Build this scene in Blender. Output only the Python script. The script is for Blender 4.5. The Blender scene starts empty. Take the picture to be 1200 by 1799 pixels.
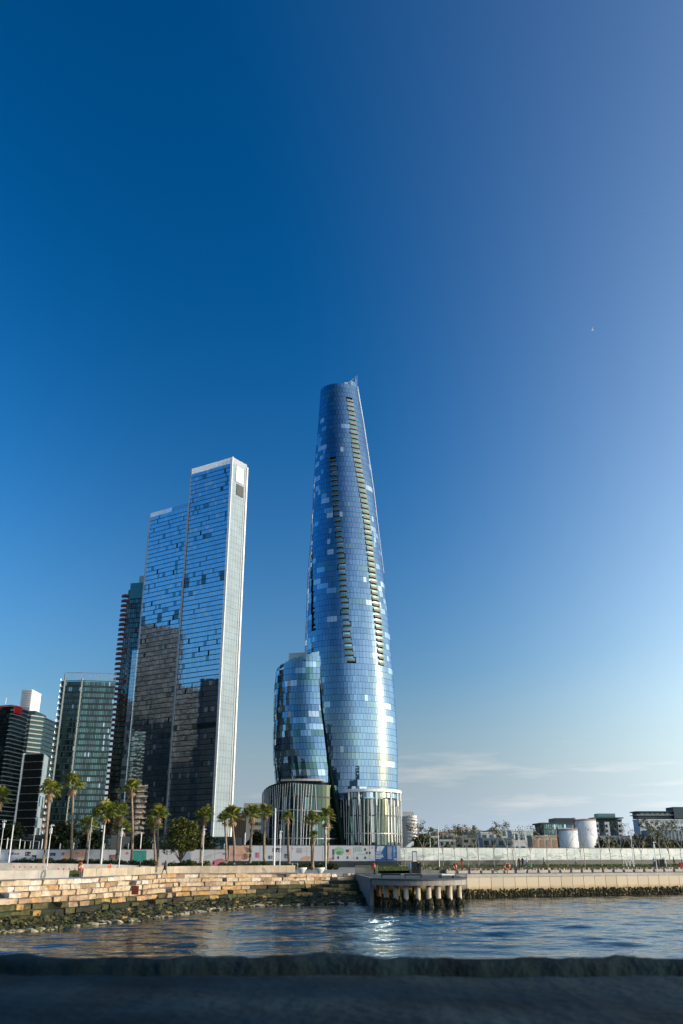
import bpy, math, random
from mathutils import Vector, Matrix, noise as mnoise
rad = math.radians
C = bpy.context.scene.collection
S = bpy.context.scene
# ------------------------------------------------------------------ camera, sky, sun
FPX, CZ = 1490.0, 6.0
TH = math.atan(600.5 / FPX); CT, ST = math.cos(TH), math.sin(TH)
cd = bpy.data.cameras.new('camera'); cam = bpy.data.objects.new('camera', cd); C.objects.link(cam)
cam.location = (0, 0, CZ); cam.rotation_euler = (math.pi / 2 + TH, 0, 0)
cd.sensor_fit = 'VERTICAL'; cd.sensor_height = 36; cd.lens = FPX / 1799 * 36
cd.clip_start = 0.1; cd.clip_end = 9000
cd.dof.use_dof = True; cd.dof.focus_distance = 160; cd.dof.aperture_fstop = 2.4
S.camera = cam
SUN_AZ, SUN_EL = 104.0, 10.5       # clockwise from the view direction, degrees
HZ_POW, HZ_AMT, HZ_COL = 6.0, 0.97, (0.62, 0.77, 0.93)      # pale air towards the horizon
GL_LO, GL_HI, GL_PW, GL_AMT, GL_H, GL_COL = -0.171, 0.50, 2.106, 4.9, 0.278, (0.545, 0.585, 0.525)      # brighter air towards the sun
PL_K, PL_C, PL_W = 0.254, -0.304, 0.30      # darkest sky band across from the sun
SKY_STR = 0.118
w = bpy.data.worlds.new('World'); S.world = w; w.use_nodes = True
nt = w.node_tree; nt.nodes.clear()
N = lambda t, **k: nt.nodes.new(t)
sky = N('ShaderNodeTexSky'); sky.sky_type = 'NISHITA'; sky.sun_disc = False
sky.sun_elevation = rad(SUN_EL); sky.sun_rotation = rad(SUN_AZ)
sky.altitude = 0; sky.air_density = 1.0; sky.dust_density = 4.0; sky.ozone_density = 3.0
gm = N('ShaderNodeGamma'); gm.inputs[1].default_value = 1.396
hs = N('ShaderNodeHueSaturation'); hs.inputs['Saturation'].default_value = 1.46
hs.inputs['Value'].default_value = 1.70
bg = N('ShaderNodeBackground'); bg.inputs[1].default_value = SKY_STR
out = N('ShaderNodeOutputWorld')
# thin streaky clouds low over the horizon
tc = N('ShaderNodeTexCoord'); sp = N('ShaderNodeSeparateXYZ'); nt.links.new(tc.outputs['Generated'], sp.inputs[0])
mp = N('ShaderNodeMapping'); mp.inputs['Scale'].default_value = (3.0, 3.0, 26.0); mp.inputs['Location'].default_value = (1.3, 5.2, 0.9)
nt.links.new(tc.outputs['Generated'], mp.inputs[0])
nz = N('ShaderNodeTexNoise'); nz.inputs['Scale'].default_value = 2.0; nz.inputs['Detail'].default_value = 8; nz.inputs['Roughness'].default_value = 0.6
nt.links.new(mp.outputs[0], nz.inputs[0])
r1 = N('ShaderNodeValToRGB'); r1.color_ramp.elements[0].position = 0.53; r1.color_ramp.elements[1].position = 0.70
nt.links.new(nz.outputs[0], r1.inputs[0])
r2 = N('ShaderNodeValToRGB'); e = r2.color_ramp.elements
e[0].position = 0.01; e[0].color = (0, 0, 0, 1); e[1].position = 0.05; e[1].color = (1, 1, 1, 1)
for p_, v_ in ((0.085, 1), (0.135, 0)):
    q = e.new(p_); q.color = (v_, v_, v_, 1)
nt.links.new(sp.outputs[2], r2.inputs[0])
mu = N('ShaderNodeMath'); mu.operation = 'MULTIPLY'; nt.links.new(r1.outputs[0], mu.inputs[0]); nt.links.new(r2.outputs[0], mu.inputs[1])
mu2 = N('ShaderNodeMath'); mu2.operation = 'MULTIPLY'; nt.links.new(mu.outputs[0], mu2.inputs[0]); mu2.inputs[1].default_value = 0.45
mx = N('ShaderNodeMixRGB'); nt.links.new(mu2.outputs[0], mx.inputs[0]); mx.inputs[2].default_value = (7.6, 7.4, 7.2, 1)
# aerosol: the air pales towards the horizon and, through forward scattering, towards the sun
def mth(op, a, b=None, c=None, clamp=False):
    n_ = N('ShaderNodeMath'); n_.operation = op; n_.use_clamp = clamp
    for k_, v_ in enumerate((a, b, c)):
        if v_ is None: continue
        if isinstance(v_, (int, float)): n_.inputs[k_].default_value = v_
        else: nt.links.new(v_, n_.inputs[k_])
    return n_.outputs[0]
nt.links.new(sky.outputs[0], gm.inputs[0]); nt.links.new(gm.outputs[0], hs.inputs['Color'])
up = mth('MAXIMUM', sp.outputs[2], 0.0)
hz = mth('MULTIPLY', mth('POWER', mth('SUBTRACT', 1.0, up, clamp=True), HZ_POW), HZ_AMT)
dt = N('ShaderNodeVectorMath'); dt.operation = 'DOT_PRODUCT'; nt.links.new(tc.outputs['Generated'], dt.inputs[0])
sn = N('ShaderNodeMapRange'); sn.interpolation_type = 'SMOOTHSTEP'; sn.inputs[1].default_value = 0.35; sn.inputs[2].default_value = 0.95; sn.inputs[4].default_value = 0.85; nt.links.new(dt.outputs['Value'], sn.inputs[0])
mh = N('ShaderNodeMixRGB'); nt.links.new(mth('MAXIMUM', hz, sn.outputs[0]), mh.inputs[0]); nt.links.new(hs.outputs[0], mh.inputs[1]); mh.inputs[2].default_value = (*[c_ / SKY_STR for c_ in HZ_COL], 1)
az_, el_ = rad(SUN_AZ), rad(SUN_EL); dt.inputs[1].default_value = (math.sin(az_) * math.cos(el_), math.cos(az_) * math.cos(el_), math.sin(el_))
s1_ = N('ShaderNodeMapRange'); s1_.inputs[1].default_value = GL_LO; s1_.inputs[2].default_value = GL_HI
nt.links.new(dt.outputs['Value'], s1_.inputs[0])
gl = mth('MULTIPLY', mth('POWER', s1_.outputs[0], GL_PW), mth('MULTIPLY', mth('EXPONENT', mth('DIVIDE', mth('MAXIMUM', up, 0.16), -GL_H)), GL_AMT))
pq = mth('DIVIDE', mth('SUBTRACT', dt.outputs['Value'], PL_C), PL_W)
pol = mth('SUBTRACT', 1.0, mth('MULTIPLY', mth('EXPONENT', mth('MULTIPLY', mth('MULTIPLY', pq, pq), -1.0)), PL_K))
pm_ = N('ShaderNodeVectorMath'); pm_.operation = 'SCALE'; nt.links.new(mx.outputs[0], pm_.inputs[0]); nt.links.new(pol, pm_.inputs['Scale'])
gv = N('ShaderNodeVectorMath'); gv.operation = 'SCALE'; gv.inputs[0].default_value = [c_ / SKY_STR for c_ in GL_COL]; nt.links.new(gl, gv.inputs['Scale'])
ad = N('ShaderNodeVectorMath'); ad.operation = 'ADD'; nt.links.new(pm_.outputs[0], ad.inputs[0]); nt.links.new(gv.outputs[0], ad.inputs[1])
nt.links.new(mh.outputs[0], mx.inputs[1])
nt.links.new(ad.outputs[0], bg.inputs[0]); nt.links.new(bg.outputs[0], out.inputs[0])
sd = bpy.data.lights.new('sun', 'SUN'); sd.energy = 4.0; sd.angle = rad(0.53); sd.color = (1.0, 0.88, 0.72)
sun = bpy.data.objects.new('sun', sd); C.objects.link(sun)
SV = Vector((math.sin(rad(SUN_AZ)) * math.cos(rad(SUN_EL)), math.cos(rad(SUN_AZ)) * math.cos(rad(SUN_EL)), math.sin(rad(SUN_EL))))
sun.rotation_euler = SV.to_track_quat('Z', 'Y').to_euler()
vs = S.view_settings; vs.view_transform = 'Standard'; vs.look = 'None'; vs.exposure = 0.0; vs.gamma = 1; vs.use_curve_mapping = False
S.cycles.max_bounces = 6; S.cycles.glossy_bounces = 4; S.cycles.diffuse_bounces = 2; S.cycles.transmission_bounces = 4
S.cycles.sample_clamp_indirect = 60; S.cycles.use_denoising = True

# ------------------------------------------------------------------ helpers
def ray(px, py):
    a, b = (px - 600) / FPX, (899.5 - py) / FPX
    return a, CT - b * ST, ST + b * CT
def atY(px, py, Y):
    r = ray(px, py); t = Y / r[1]; return (r[0] * t, Y, CZ + r[2] * t)
def atz(px, py, z):
    r = ray(px, py); t = (z - CZ) / r[2]; return (r[0] * t, r[1] * t, z)
def interp(x, xs, ys):
    if x <= xs[0]: return ys[0]
    for i in range(1, len(xs)):
        if x <= xs[i]:
            k = (x - xs[i - 1]) / (xs[i] - xs[i - 1]); return ys[i - 1] + (ys[i] - ys[i - 1]) * k
    return ys[-1]

class MB:
    def __init__(s): s.v = []; s.f = []; s.m = []
    def add(s, vs_, fs, mi=0):
        o = len(s.v); s.v += [tuple(p) for p in vs_]
        for f in fs: s.f.append(tuple(i + o for i in f)); s.m.append(mi)
        return s
    def hexa(s, p, mi=0):      # 8 points: bottom 4 ccw, top 4 ccw
        return s.add(p, [(3, 2, 1, 0), (4, 5, 6, 7), (0, 1, 5, 4), (1, 2, 6, 5), (2, 3, 7, 6), (3, 0, 4, 7)], mi)
    def box(s, x0, y0, z0, x1, y1, z1, mi=0):
        return s.hexa([(x0, y0, z0), (x1, y0, z0), (x1, y1, z0), (x0, y1, z0), (x0, y0, z1), (x1, y0, z1), (x1, y1, z1), (x0, y1, z1)], mi)
    def obox(s, c, hx, hy, z0, z1, ang=0, mi=0):
        ca, sa = math.cos(ang), math.sin(ang); q = []
        for z in (z0, z1):
            for dx, dy in ((-hx, -hy), (hx, -hy), (hx, hy), (-hx, hy)):
                q.append((c[0] + dx * ca - dy * sa, c[1] + dx * sa + dy * ca, z))
        return s.hexa(q, mi)
    def prism(s, poly, z0, z1, mi=0):
        n = len(poly)
        zf0 = z0 if callable(z0) else (lambda i: z0); zf1 = z1 if callable(z1) else (lambda i: z1)
        vs_ = [(p[0], p[1], zf0(i)) for i, p in enumerate(poly)] + [(p[0], p[1], zf1(i)) for i, p in enumerate(poly)]
        fs = [tuple(reversed(range(n))), tuple(range(n, 2 * n))] + [(i, (i + 1) % n, n + (i + 1) % n, n + i) for i in range(n)]
        return s.add(vs_, fs, mi)
    def tube(s, pts, rs, n=6, mi=0, cap=True):
        pts = [Vector(p) for p in pts]
        if not isinstance(rs, (list, tuple)): rs = [rs] * len(pts)
        vs_ = []; fs = []
        for i, p in enumerate(pts):
            d = (pts[min(i + 1, len(pts) - 1)] - pts[max(i - 1, 0)]).normalized()
            u = d.cross(Vector((0, 0, 1)));
            if u.length < 1e-3: u = Vector((1, 0, 0))
            u.normalize(); v = d.cross(u)
            for k in range(n):
                a = 2 * math.pi * k / n; vs_.append(p + (u * math.cos(a) + v * math.sin(a)) * rs[i])
        for i in range(len(pts) - 1):
            for k in range(n):
                a, b = i * n + k, i * n + (k + 1) % n; fs.append((a, b, b + n, a + n))
        if cap: fs += [tuple(range(n))[::-1], tuple(range((len(pts) - 1) * n, len(pts) * n))]
        return s.add(vs_, fs, mi)
    def ball(s, c, r, n=8, m=5, mi=0, jit=0, rng=random):
        vs_ = [(c[0], c[1], c[2] + r[2])]; fs = []
        for j in range(1, m):
            t = math.pi * j / m
            for k in range(n):
                a = 2 * math.pi * k / n; q = 1 + rng.uniform(-jit, jit)
                vs_.append((c[0] + r[0] * q * math.sin(t) * math.cos(a), c[1] + r[1] * q * math.sin(t) * math.sin(a), c[2] + r[2] * q * math.cos(t)))
        vs_.append((c[0], c[1], c[2] - r[2])); L = len(vs_) - 1
        for k in range(n):
            fs.append((0, 1 + k, 1 + (k + 1) % n)); fs.append((L, 1 + (m - 2) * n + (k + 1) % n, 1 + (m - 2) * n + k))
            for j in range(m - 2):
                a, b = 1 + j * n + k, 1 + j * n + (k + 1) % n; fs.append((a, a + n, b + n, b))
        return s.add(vs_, fs, mi)
    def mesh(s, name, mats, smooth=False):
        me = bpy.data.meshes.new(name); me.from_pydata(s.v, [], s.f)
        mats = mats if isinstance(mats, (list, tuple)) else [mats]
        for m in mats: me.materials.append(m)
        if len(mats) > 1: me.polygons.foreach_set('material_index', s.m)
        if smooth: me.polygons.foreach_set('use_smooth', [True] * len(s.f))
        me.update(); return me
    def build(s, name, mats, parent=None, smooth=False, kind=None, loc=None):
        o = bpy.data.objects.new(name, s.mesh(name, mats, smooth)); C.objects.link(o)
        if parent is not None: o.parent = parent
        if kind: o['kind'] = kind
        if loc: o.location = loc
        return o
def tag(o, label, cat, group=None, kind=None):
    o['label'] = label; o['category'] = cat
    if group: o['group'] = group
    if kind: o['kind'] = kind
    return o
def thing(name, label, cat, loc=(0, 0, 0), rz=0, group=None):
    o = bpy.data.objects.new(name, None); C.objects.link(o); o.location = loc; o.rotation_euler = (0, 0, rz); o.empty_display_size = 0.3
    return tag(o, label, cat, group)
def struct(o): o['kind'] = 'structure'; return o
def copy_thing(src, loc, rz=0, label=None, sc=1.0, group=None):
    r = src.copy(); C.objects.link(r); r.location = loc; r.rotation_euler = (0, 0, rz); r.scale = (sc, sc, sc)
    if label: r['label'] = label
    if group: r['group'] = group
    for ch in src.children:
        c = ch.copy(); C.objects.link(c); c.parent = r
        for g in ch.children:
            d = g.copy(); C.objects.link(d); d.parent = c
    return r

# ------------------------------------------------------------------ materials
def mat(name, col, rough=0.7, metal=0.0, var=0.15, scale=1.0, bump=0.0, bscale=8.0, spec=0.4, col2=None, stretch=(1, 1, 1), obj_rand=0.0, trans=0.0):
    m = bpy.data.materials.new(name); m.use_nodes = True; t = m.node_tree; b = t.nodes['Principled BSDF']
    b.inputs['Roughness'].default_value = rough; b.inputs['Metallic'].default_value = metal; b.inputs['Specular IOR Level'].default_value = spec
    g = t.nodes.new('ShaderNodeNewGeometry'); mpn = t.nodes.new('ShaderNodeMapping'); mpn.inputs['Scale'].default_value = stretch
    t.links.new(g.outputs['Position'], mpn.inputs[0])
    n = t.nodes.new('ShaderNodeTexNoise'); n.inputs['Scale'].default_value = scale; n.inputs['Detail'].default_value = 5
    t.links.new(mpn.outputs[0], n.inputs[0])
    r = t.nodes.new('ShaderNodeValToRGB'); r.color_ramp.elements[0].position = 0.32; r.color_ramp.elements[1].position = 0.68
    c2 = col2 or tuple(min(1, c * (1 + var)) for c in col); c1 = col if col2 else tuple(c * (1 - var) for c in col)
    r.color_ramp.elements[0].color = (*c1, 1); r.color_ramp.elements[1].color = (*c2, 1)
    t.links.new(n.outputs[0], r.inputs[0]); last = r.outputs[0]
    if obj_rand:
        oi = t.nodes.new('ShaderNodeObjectInfo'); mr = t.nodes.new('ShaderNodeMapRange'); mr.inputs[3].default_value = 1 - obj_rand; mr.inputs[4].default_value = 1 + obj_rand
        t.links.new(oi.outputs['Random'], mr.inputs[0]); h = t.nodes.new('ShaderNodeHueSaturation')
        t.links.new(mr.outputs[0], h.inputs['Value']); t.links.new(last, h.inputs['Color']); last = h.outputs[0]
    t.links.new(last, b.inputs['Base Color'])
    if bump:
        n2 = t.nodes.new('ShaderNodeTexNoise'); n2.inputs['Scale'].default_value = bscale; n2.inputs['Detail'].default_value = 6
        t.links.new(mpn.outputs[0], n2.inputs[0]); bp = t.nodes.new('ShaderNodeBump'); bp.inputs['Strength'].default_value = bump; bp.inputs['Distance'].default_value = 0.1
        t.links.new(n2.outputs[0], bp.inputs['Height']); t.links.new(bp.outputs[0], b.inputs['Normal'])
    if trans:
        tr = t.nodes.new('ShaderNodeBsdfTranslucent'); t.links.new(last, tr.inputs[0]); ms = t.nodes.new('ShaderNodeMixShader'); ms.inputs[0].default_value = trans
        t.links.new(b.outputs[0], ms.inputs[1]); t.links.new(tr.outputs[0], ms.inputs[2]); t.links.new(ms.outputs[0], t.nodes['Material Output'].inputs[0])
    return m
def glass(name, body, tint=(0.8, 0.9, 1.0), refl=0.5, rough=0.03, wav=0.0, var=0.18):
    """coated facade glass: a dark room behind, a strong mirror coat in front"""
    m = bpy.data.materials.new(name); m.use_nodes = True; t = m.node_tree; t.nodes.clear()
    o = t.nodes.new('ShaderNodeOutputMaterial'); d = t.nodes.new('ShaderNodeBsdfDiffuse'); g = t.nodes.new('ShaderNodeBsdfGlossy')
    g.inputs['Roughness'].default_value = rough; g.inputs[0].default_value = (*tint, 1)
    ge = t.nodes.new('ShaderNodeNewGeometry')
    h = t.nodes.new('ShaderNodeHueSaturation'); h.inputs['Color'].default_value = (*body, 1)
    mr = t.nodes.new('ShaderNodeMapRange'); mr.inputs[3].default_value = 1 - var; mr.inputs[4].default_value = 1 + var
    t.links.new(ge.outputs['Random Per Island'], mr.inputs[0]); t.links.new(mr.outputs[0], h.inputs['Value']); t.links.new(h.outputs[0], d.inputs[0])
    lw = t.nodes.new('ShaderNodeFresnel'); lw.inputs[0].default_value = 1.5
    ma = t.nodes.new('ShaderNodeMath'); ma.operation = 'MULTIPLY_ADD'; ma.inputs[1].default_value = 1 - refl; ma.inputs[2].default_value = refl; ma.use_clamp = True
    t.links.new(lw.outputs[0], ma.inputs[0]); mxs = t.nodes.new('ShaderNodeMixShader'); t.links.new(ma.outputs[0], mxs.inputs[0])
    g2 = t.nodes.new('ShaderNodeBsdfGlossy'); g2.inputs['Roughness'].default_value = 0.24; g2.inputs[0].default_value = (*tint, 1)
    mg = t.nodes.new('ShaderNodeMixShader'); mg.inputs[0].default_value = 0.09; t.links.new(g.outputs[0], mg.inputs[1]); t.links.new(g2.outputs[0], mg.inputs[2])
    t.links.new(d.outputs[0], mxs.inputs[1]); t.links.new(mg.outputs[0], mxs.inputs[2]); t.links.new(mxs.outputs[0], o.inputs[0])
    if wav:
        n2 = t.nodes.new('ShaderNodeTexNoise'); n2.inputs['Scale'].default_value = 0.5; n2.inputs['Detail'].default_value = 2
        t.links.new(ge.outputs['Position'], n2.inputs[0]); bp = t.nodes.new('ShaderNodeBump'); bp.inputs['Strength'].default_value = wav; bp.inputs['Distance'].default_value = 0.05
        t.links.new(n2.outputs[0], bp.inputs['Height']); t.links.new(bp.outputs[0], g.inputs['Normal'])
    return m
G_BLUE = glass('glass_blue', (0.012, 0.035, 0.06), (0.45, 0.66, 0.92), 0.31, 0.03, 0.35)
G_SKY = glass('glass_sky_blue', (0.06, 0.09, 0.115), (0.80, 0.90, 1.0), 0.54, 0.03, 0.25)
G_SKY2 = glass('glass_sky_blue_tint', (0.045, 0.075, 0.10), (0.77, 0.88, 1.0), 0.50, 0.03, 0.25)
G_TEAL = glass('glass_teal', (0.015, 0.05, 0.06), (0.52, 0.74, 0.84), 0.28, 0.04, 0.3)
G_PALE = glass('glass_with_blind', (0.28, 0.32, 0.34), (0.8, 0.92, 1.0), 0.38, 0.06, 0.2)
G_LITE = glass('glass_grey_tint', (0.08, 0.12, 0.15), (0.70, 0.88, 1.0), 0.45, 0.04, 0.2)
G_DARK = glass('glass_dark', (0.006, 0.014, 0.016), (0.6, 0.75, 0.8), 0.14, 0.05)
G_DTEAL = glass('glass_dark_teal', (0.008, 0.05, 0.045), (0.5, 0.8, 0.8), 0.18, 0.05)
G_SHADE = glass('glass_grey_green', (0.022, 0.045, 0.045), (0.45, 0.68, 0.70), 0.06, 0.08, 0.0, 0.4)
G_OPEN = mat('opened_window', (0.01, 0.015, 0.015))
CORE = mat('building_core', (0.012, 0.018, 0.02), 0.6)
CORE_BLUE = mat('slab_edge_blue', (0.02, 0.04, 0.055), 0.5)
WHITE = mat('white_paint', (0.72, 0.72, 0.70), 0.45, var=0.06)
WHITE_GLASS = mat('white_fritted_panel', (0.25, 0.32, 0.365), 0.5, var=0.10, scale=0.12, spec=0.2)
STEEL = mat('grey_steel', (0.35, 0.37, 0.38), 0.4, 0.4)
TAN = mat('tan_render', (0.18, 0.17, 0.145), 0.7)
BRONZE = mat('bronze_slab', (0.11, 0.09, 0.06), 0.6)
CONC = mat('grey_concrete', (0.20, 0.20, 0.185), 0.8, bump=0.2)
CONC_L = mat('pale_concrete', (0.38, 0.355, 0.32), 0.8, scale=0.8, bump=0.2)
BLACK = mat('black_metal', (0.012, 0.014, 0.014), 0.5)
ORANGE = mat('orange_plastic', (0.75, 0.13, 0.03), 0.4)
RED = mat('red_paint', (0.55, 0.02, 0.02), 0.5)
DARKGREY = mat('dark_grey', (0.05, 0.055, 0.055), 0.6)
ORDS = 'first second third fourth fifth sixth seventh eighth ninth tenth eleventh twelfth thirteenth fourteenth fifteenth sixteenth seventeenth eighteenth nineteenth twentieth'.split()
ORDS += ['twenty-' + q for q in ORDS[:9]] + ['thirtieth'] + ['thirty-' + q for q in ORDS[:9]]
def lin(c): return tuple(((x / 255) / 12.92 if x < 10 else ((x / 255 + 0.055) / 1.055) ** 2.4) for x in c)
# ------------------------------------------------------------------ ground and water
T = [(-120, 40, 3.8), (-52, 72, 3.6), (-31.7, 85.8, 3.6), (-27, 95, 3.6), (-25.0, 106, 3.6), (-22, 117.5, 3.6), (-15, 122.5, 3.5), (-6, 131, 3.35), (2.2, 139, 3.2)]
W = [(-110, 30), (-45, 62), (-27.9, 76.2), (-22.8, 84.5), (-19.2, 92), (-15.6, 104.5), (-11.5, 113.5), (-5, 117.5), (3.2, 120.5)]
Q = [(2.2, 139, 3.15), (4.6, 136.6, 3.15), (18.5, 136.6, 3.15), (55, 150.5, 3.15), (78, 159.5, 3.15), (125, 180, 3.15), (420, 300, 3.15)]
chain = [(-900, -100, 3.8)] + T[:-1] + [(2.2, 139, 3.15)] + Q[1:] + [(1500, 600, 3.15)]
GM = mat('paving_ground', (0.30, 0.28, 0.25), 0.9, scale=0.5)
mb = MB()
for i in range(len(chain) - 1):
    a, b = chain[i], chain[i + 1]
    ya, yb = max(a[1] + 9, 150), max(b[1] + 9, 150)
    mb.add([a, b, (b[0], yb, 3.5), (a[0], ya, 3.5)], [(0, 1, 2, 3)])
    mb.add([(a[0], ya, 3.5), (b[0], yb, 3.5), (b[0] * 1.5, 1500 + yb, 4), (a[0] * 1.5, 1500 + ya, 4)], [(0, 1, 2, 3)])
mb.add([(-6000, 1390, 3.9), (6000, 1500, 3.9), (6000, 8000, 4), (-6000, 8000, 4)], [(0, 1, 2, 3)])
struct(mb.build('ground', GM))

def water_mat():
    m = bpy.data.materials.new('harbour_water'); m.use_nodes = True; t = m.node_tree; b = t.nodes['Principled BSDF']
    b.inputs['Base Color'].default_value = (0.003, 0.018, 0.024, 1); b.inputs['Roughness'].default_value = 0.03; b.inputs['IOR'].default_value = 1.33
    g = t.nodes.new('ShaderNodeNewGeometry'); hs_ = []
    for sc, st, dist, det in ((0.16, (1, 1.7, 1), 1.0, 3), (0.9, (1, 1.5, 1), 0.30, 3), (5.0, (1, 1.3, 1), 0.055, 2)):
        mpn = t.nodes.new('ShaderNodeMapping'); mpn.inputs['Scale'].default_value = st; mpn.inputs['Rotation'].default_value = (0, 0, 0.2)
        t.links.new(g.outputs['Position'], mpn.inputs[0])
        n = t.nodes.new('ShaderNodeTexNoise'); n.inputs['Scale'].default_value = sc; n.inputs['Detail'].default_value = det; n.inputs['Roughness'].default_value = 0.5
        t.links.new(mpn.outputs[0], n.inputs[0]); mu_ = t.nodes.new('ShaderNodeMath'); mu_.operation = 'MULTIPLY'; mu_.inputs[1].default_value = dist
        t.links.new(n.outputs[0], mu_.inputs[0]); hs_.append(mu_)
    a1 = t.nodes.new('ShaderNodeMath'); t.links.new(hs_[0].outputs[0], a1.inputs[0]); t.links.new(hs_[1].outputs[0], a1.inputs[1])
    a2 = t.nodes.new('ShaderNodeMath'); t.links.new(a1.outputs[0], a2.inputs[0]); t.links.new(hs_[2].outputs[0], a2.inputs[1])
    bp = t.nodes.new('ShaderNodeBump'); bp.inputs['Strength'].default_value = 1.0; bp.inputs['Distance'].default_value = WAVE
    t.links.new(a2.outputs[0], bp.inputs['Height']); t.links.new(bp.outputs[0], b.inputs['Normal']); return m
WAVE = 0.22
WM = water_mat()
mb = MB(); mb.add([(-900, -600, -.3), (1500, -600, -.3), (1500, 700, -.3), (-900, 700, -.3)], [(0, 1, 2, 3)])
struct(mb.build('water', WM))
import numpy as np
def waves():      # the cove itself is a rippled sheet: sum of short wind waves
    r_ = np.random.RandomState(3); xs_, ys_ = np.arange(-48, 66, .30), np.arange(50, 153, .24); X, Y = np.meshgrid(xs_, ys_); Z = np.zeros_like(X)
    for k in range(46):
        lam = .75 * (11 / .75) ** r_.rand(); a = np.pi / 2 + r_.randn() * .55; kk = 2 * np.pi / lam; A = lam * .0031 * (1.25 if lam > 3 else 1)
        Z += A * np.sin(kk * (X * np.cos(a) + Y * np.sin(a)) + r_.rand() * 6.28)
    Z *= .55 + .32 * np.sin(X * .05 + 1) * np.sin(Y * .09 + X * .03)
    n, m = X.shape; me = bpy.data.meshes.new('water'); me.vertices.add(n * m); me.vertices.foreach_set('co', np.stack([X, Y, Z], -1).ravel())
    i = (np.arange(n - 1)[:, None] * m + np.arange(m - 1)[None]).ravel(); q = np.stack([i, i + 1, i + m + 1, i + m], -1).astype(np.int32)
    me.loops.add(q.size); me.loops.foreach_set('vertex_index', q.ravel()); me.polygons.add(len(q)); me.polygons.foreach_set('loop_start', np.arange(0, q.size, 4)); me.polygons.foreach_set('use_smooth', np.ones(len(q), bool))
    me.update(calc_edges=True); me.materials.append(WM); o = bpy.data.objects.new('water', me); C.objects.link(o); struct(o)
waves()

# ------------------------------------------------------------------ sandstone seawall of stepped blocks
rng = random.Random(7)
SAND = [mat('sandstone_' + n_, c, 0.9, var=0.28, scale=2.2, bump=0.8, bscale=4.0, spec=0.15) for n_, c in
        (('honey', (0.41, 0.31, 0.20)), ('cream', (0.46, 0.38, 0.28)), ('ochre', (0.40, 0.25, 0.13)), ('pale', (0.52, 0.47, 0.40)), ('brown', (0.28, 0.20, 0.13)))]
ALG = [mat('algae_shade_stone_' + n_, c, 0.8, var=0.4, scale=2.5, bump=0.6, bscale=6.0) for n_, c in
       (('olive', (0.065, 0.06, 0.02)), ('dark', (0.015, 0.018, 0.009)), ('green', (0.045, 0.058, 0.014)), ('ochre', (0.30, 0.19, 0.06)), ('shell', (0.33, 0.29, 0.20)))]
seawall = thing('seawall', 'stepped seawall of honey coloured sandstone blocks with algae at the waterline', 'seawall')
# arc-length table along the mean curve
seg = [0]
for i in range(1, len(T)):
    ax, ay = (T[i][0] + W[i][0]) / 2, (T[i][1] + W[i][1]) / 2; bx, by = (T[i - 1][0] + W[i - 1][0]) / 2, (T[i - 1][1] + W[i - 1][1]) / 2
    seg.append(seg[-1] + math.hypot(ax - bx, ay - by))
def curve(P, s, k): return interp(s, seg, [p[k] for p in P])
def slope(s, q):        # q=0 top line, 1 waterline
    a = (curve(T, s, 0), curve(T, s, 1)); b = (curve(W, s, 0), curve(W, s, 1))
    return a[0] + (b[0] - a[0]) * q, a[1] + (b[1] - a[1]) * q
NC = 8
def block(mb, s0, s1, q, z0, z1, dep, mi, j=0.085):
    p0, p1 = slope(s0, q), slope(s1, q)
    d = Vector((p1[0] - p0[0], p1[1] - p0[1], 0)); L = d.length; d.normalize(); n = Vector((d.y, -d.x, 0))
    if n.dot(Vector((0.5, -1, 0))) < 0: n = -n
    rj = lambda a=j: rng.uniform(-a, a)
    o = rng.uniform(-0.15, 0.17)
    cs = []
    for z, ins in ((z0, 0.0), (z1 - 0.07, 0.0), (z1, 0.09)):
        for (p, sg) in ((p0, 1), (p1, -1)):
            cs.append(Vector((p[0], p[1], z + rj(0.02))) + n * (o - ins + rj()) + d * sg * (0.028 + rj(0.03) + (0.05 if ins else 0)))
    bk = []
    for z in (z0, z1):
        for p in (p0, p1): bk.append(Vector((p[0], p[1], z + rj(0.015))) - n * dep)
    v = cs + bk  # 0,1 low front; 2,3 mid; 4,5 top front; 6,7 back low; 8,9 back top
    mb.add(v, [(0, 1, 3, 2), (2, 3, 5, 4), (4, 5, 9, 8), (0, 2, 4, 8, 6), (1, 7, 9, 5, 3), (6, 8, 9, 7), (0, 6, 7, 1)], mi)
blocks = []
s_lo, s_hi = seg[1] - 6, seg[-1]
for c in range(NC):
    s = s_lo + rng.uniform(0, 1)
    while s < s_hi - 0.5:
        L = rng.uniform(0.8, 1.9) if c else rng.uniform(1.2, 2.2)
        s1 = min(s + L, s_hi); q = c / NC
        zT = curve(T, (s + s1) / 2, 2) + 0.05
        z1 = zT * (1 - c / NC); z0 = zT * (1 - (c + 1) / NC) - 0.02
        zz = z1
        if zz < 1.45 or (s > seg[6] + 2 and zz < 2.5): m_ = 5 + rng.choices(range(5), (5, 6, 1, 1.5, .2))[0]  # cove end: dark algae tones reach higher, shade of the cove put into colour
        elif zz < 2.05: m_ = rng.choice([4, 8, 8, 4, 5, 2])
        elif zz < 2.7: m_ = rng.choice([0, 4, 4, 0, 1, 2, 4, 0])
        else: m_ = rng.choices(range(5), (5, 5, .9, 1.6 + (3 if c == 0 else 0), 1.8))[0]
        if not (0 < c and rng.random() < 0.05):
            blocks.append((s, s1, q, z0, z1 + rng.uniform(-0.07, 0.02), m_))
        s = s1
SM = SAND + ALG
xy = lambda b: slope((b[0] + b[1]) / 2, b[2])
def vis(b):
    p = xy(b); return abs(p[0]) / p[1] < 0.41 and b[4] > 0.5
order = sorted(range(len(blocks)), key=lambda i: (not vis(blocks[i]), xy(blocks[i])[1]))
rest = MB()
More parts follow.
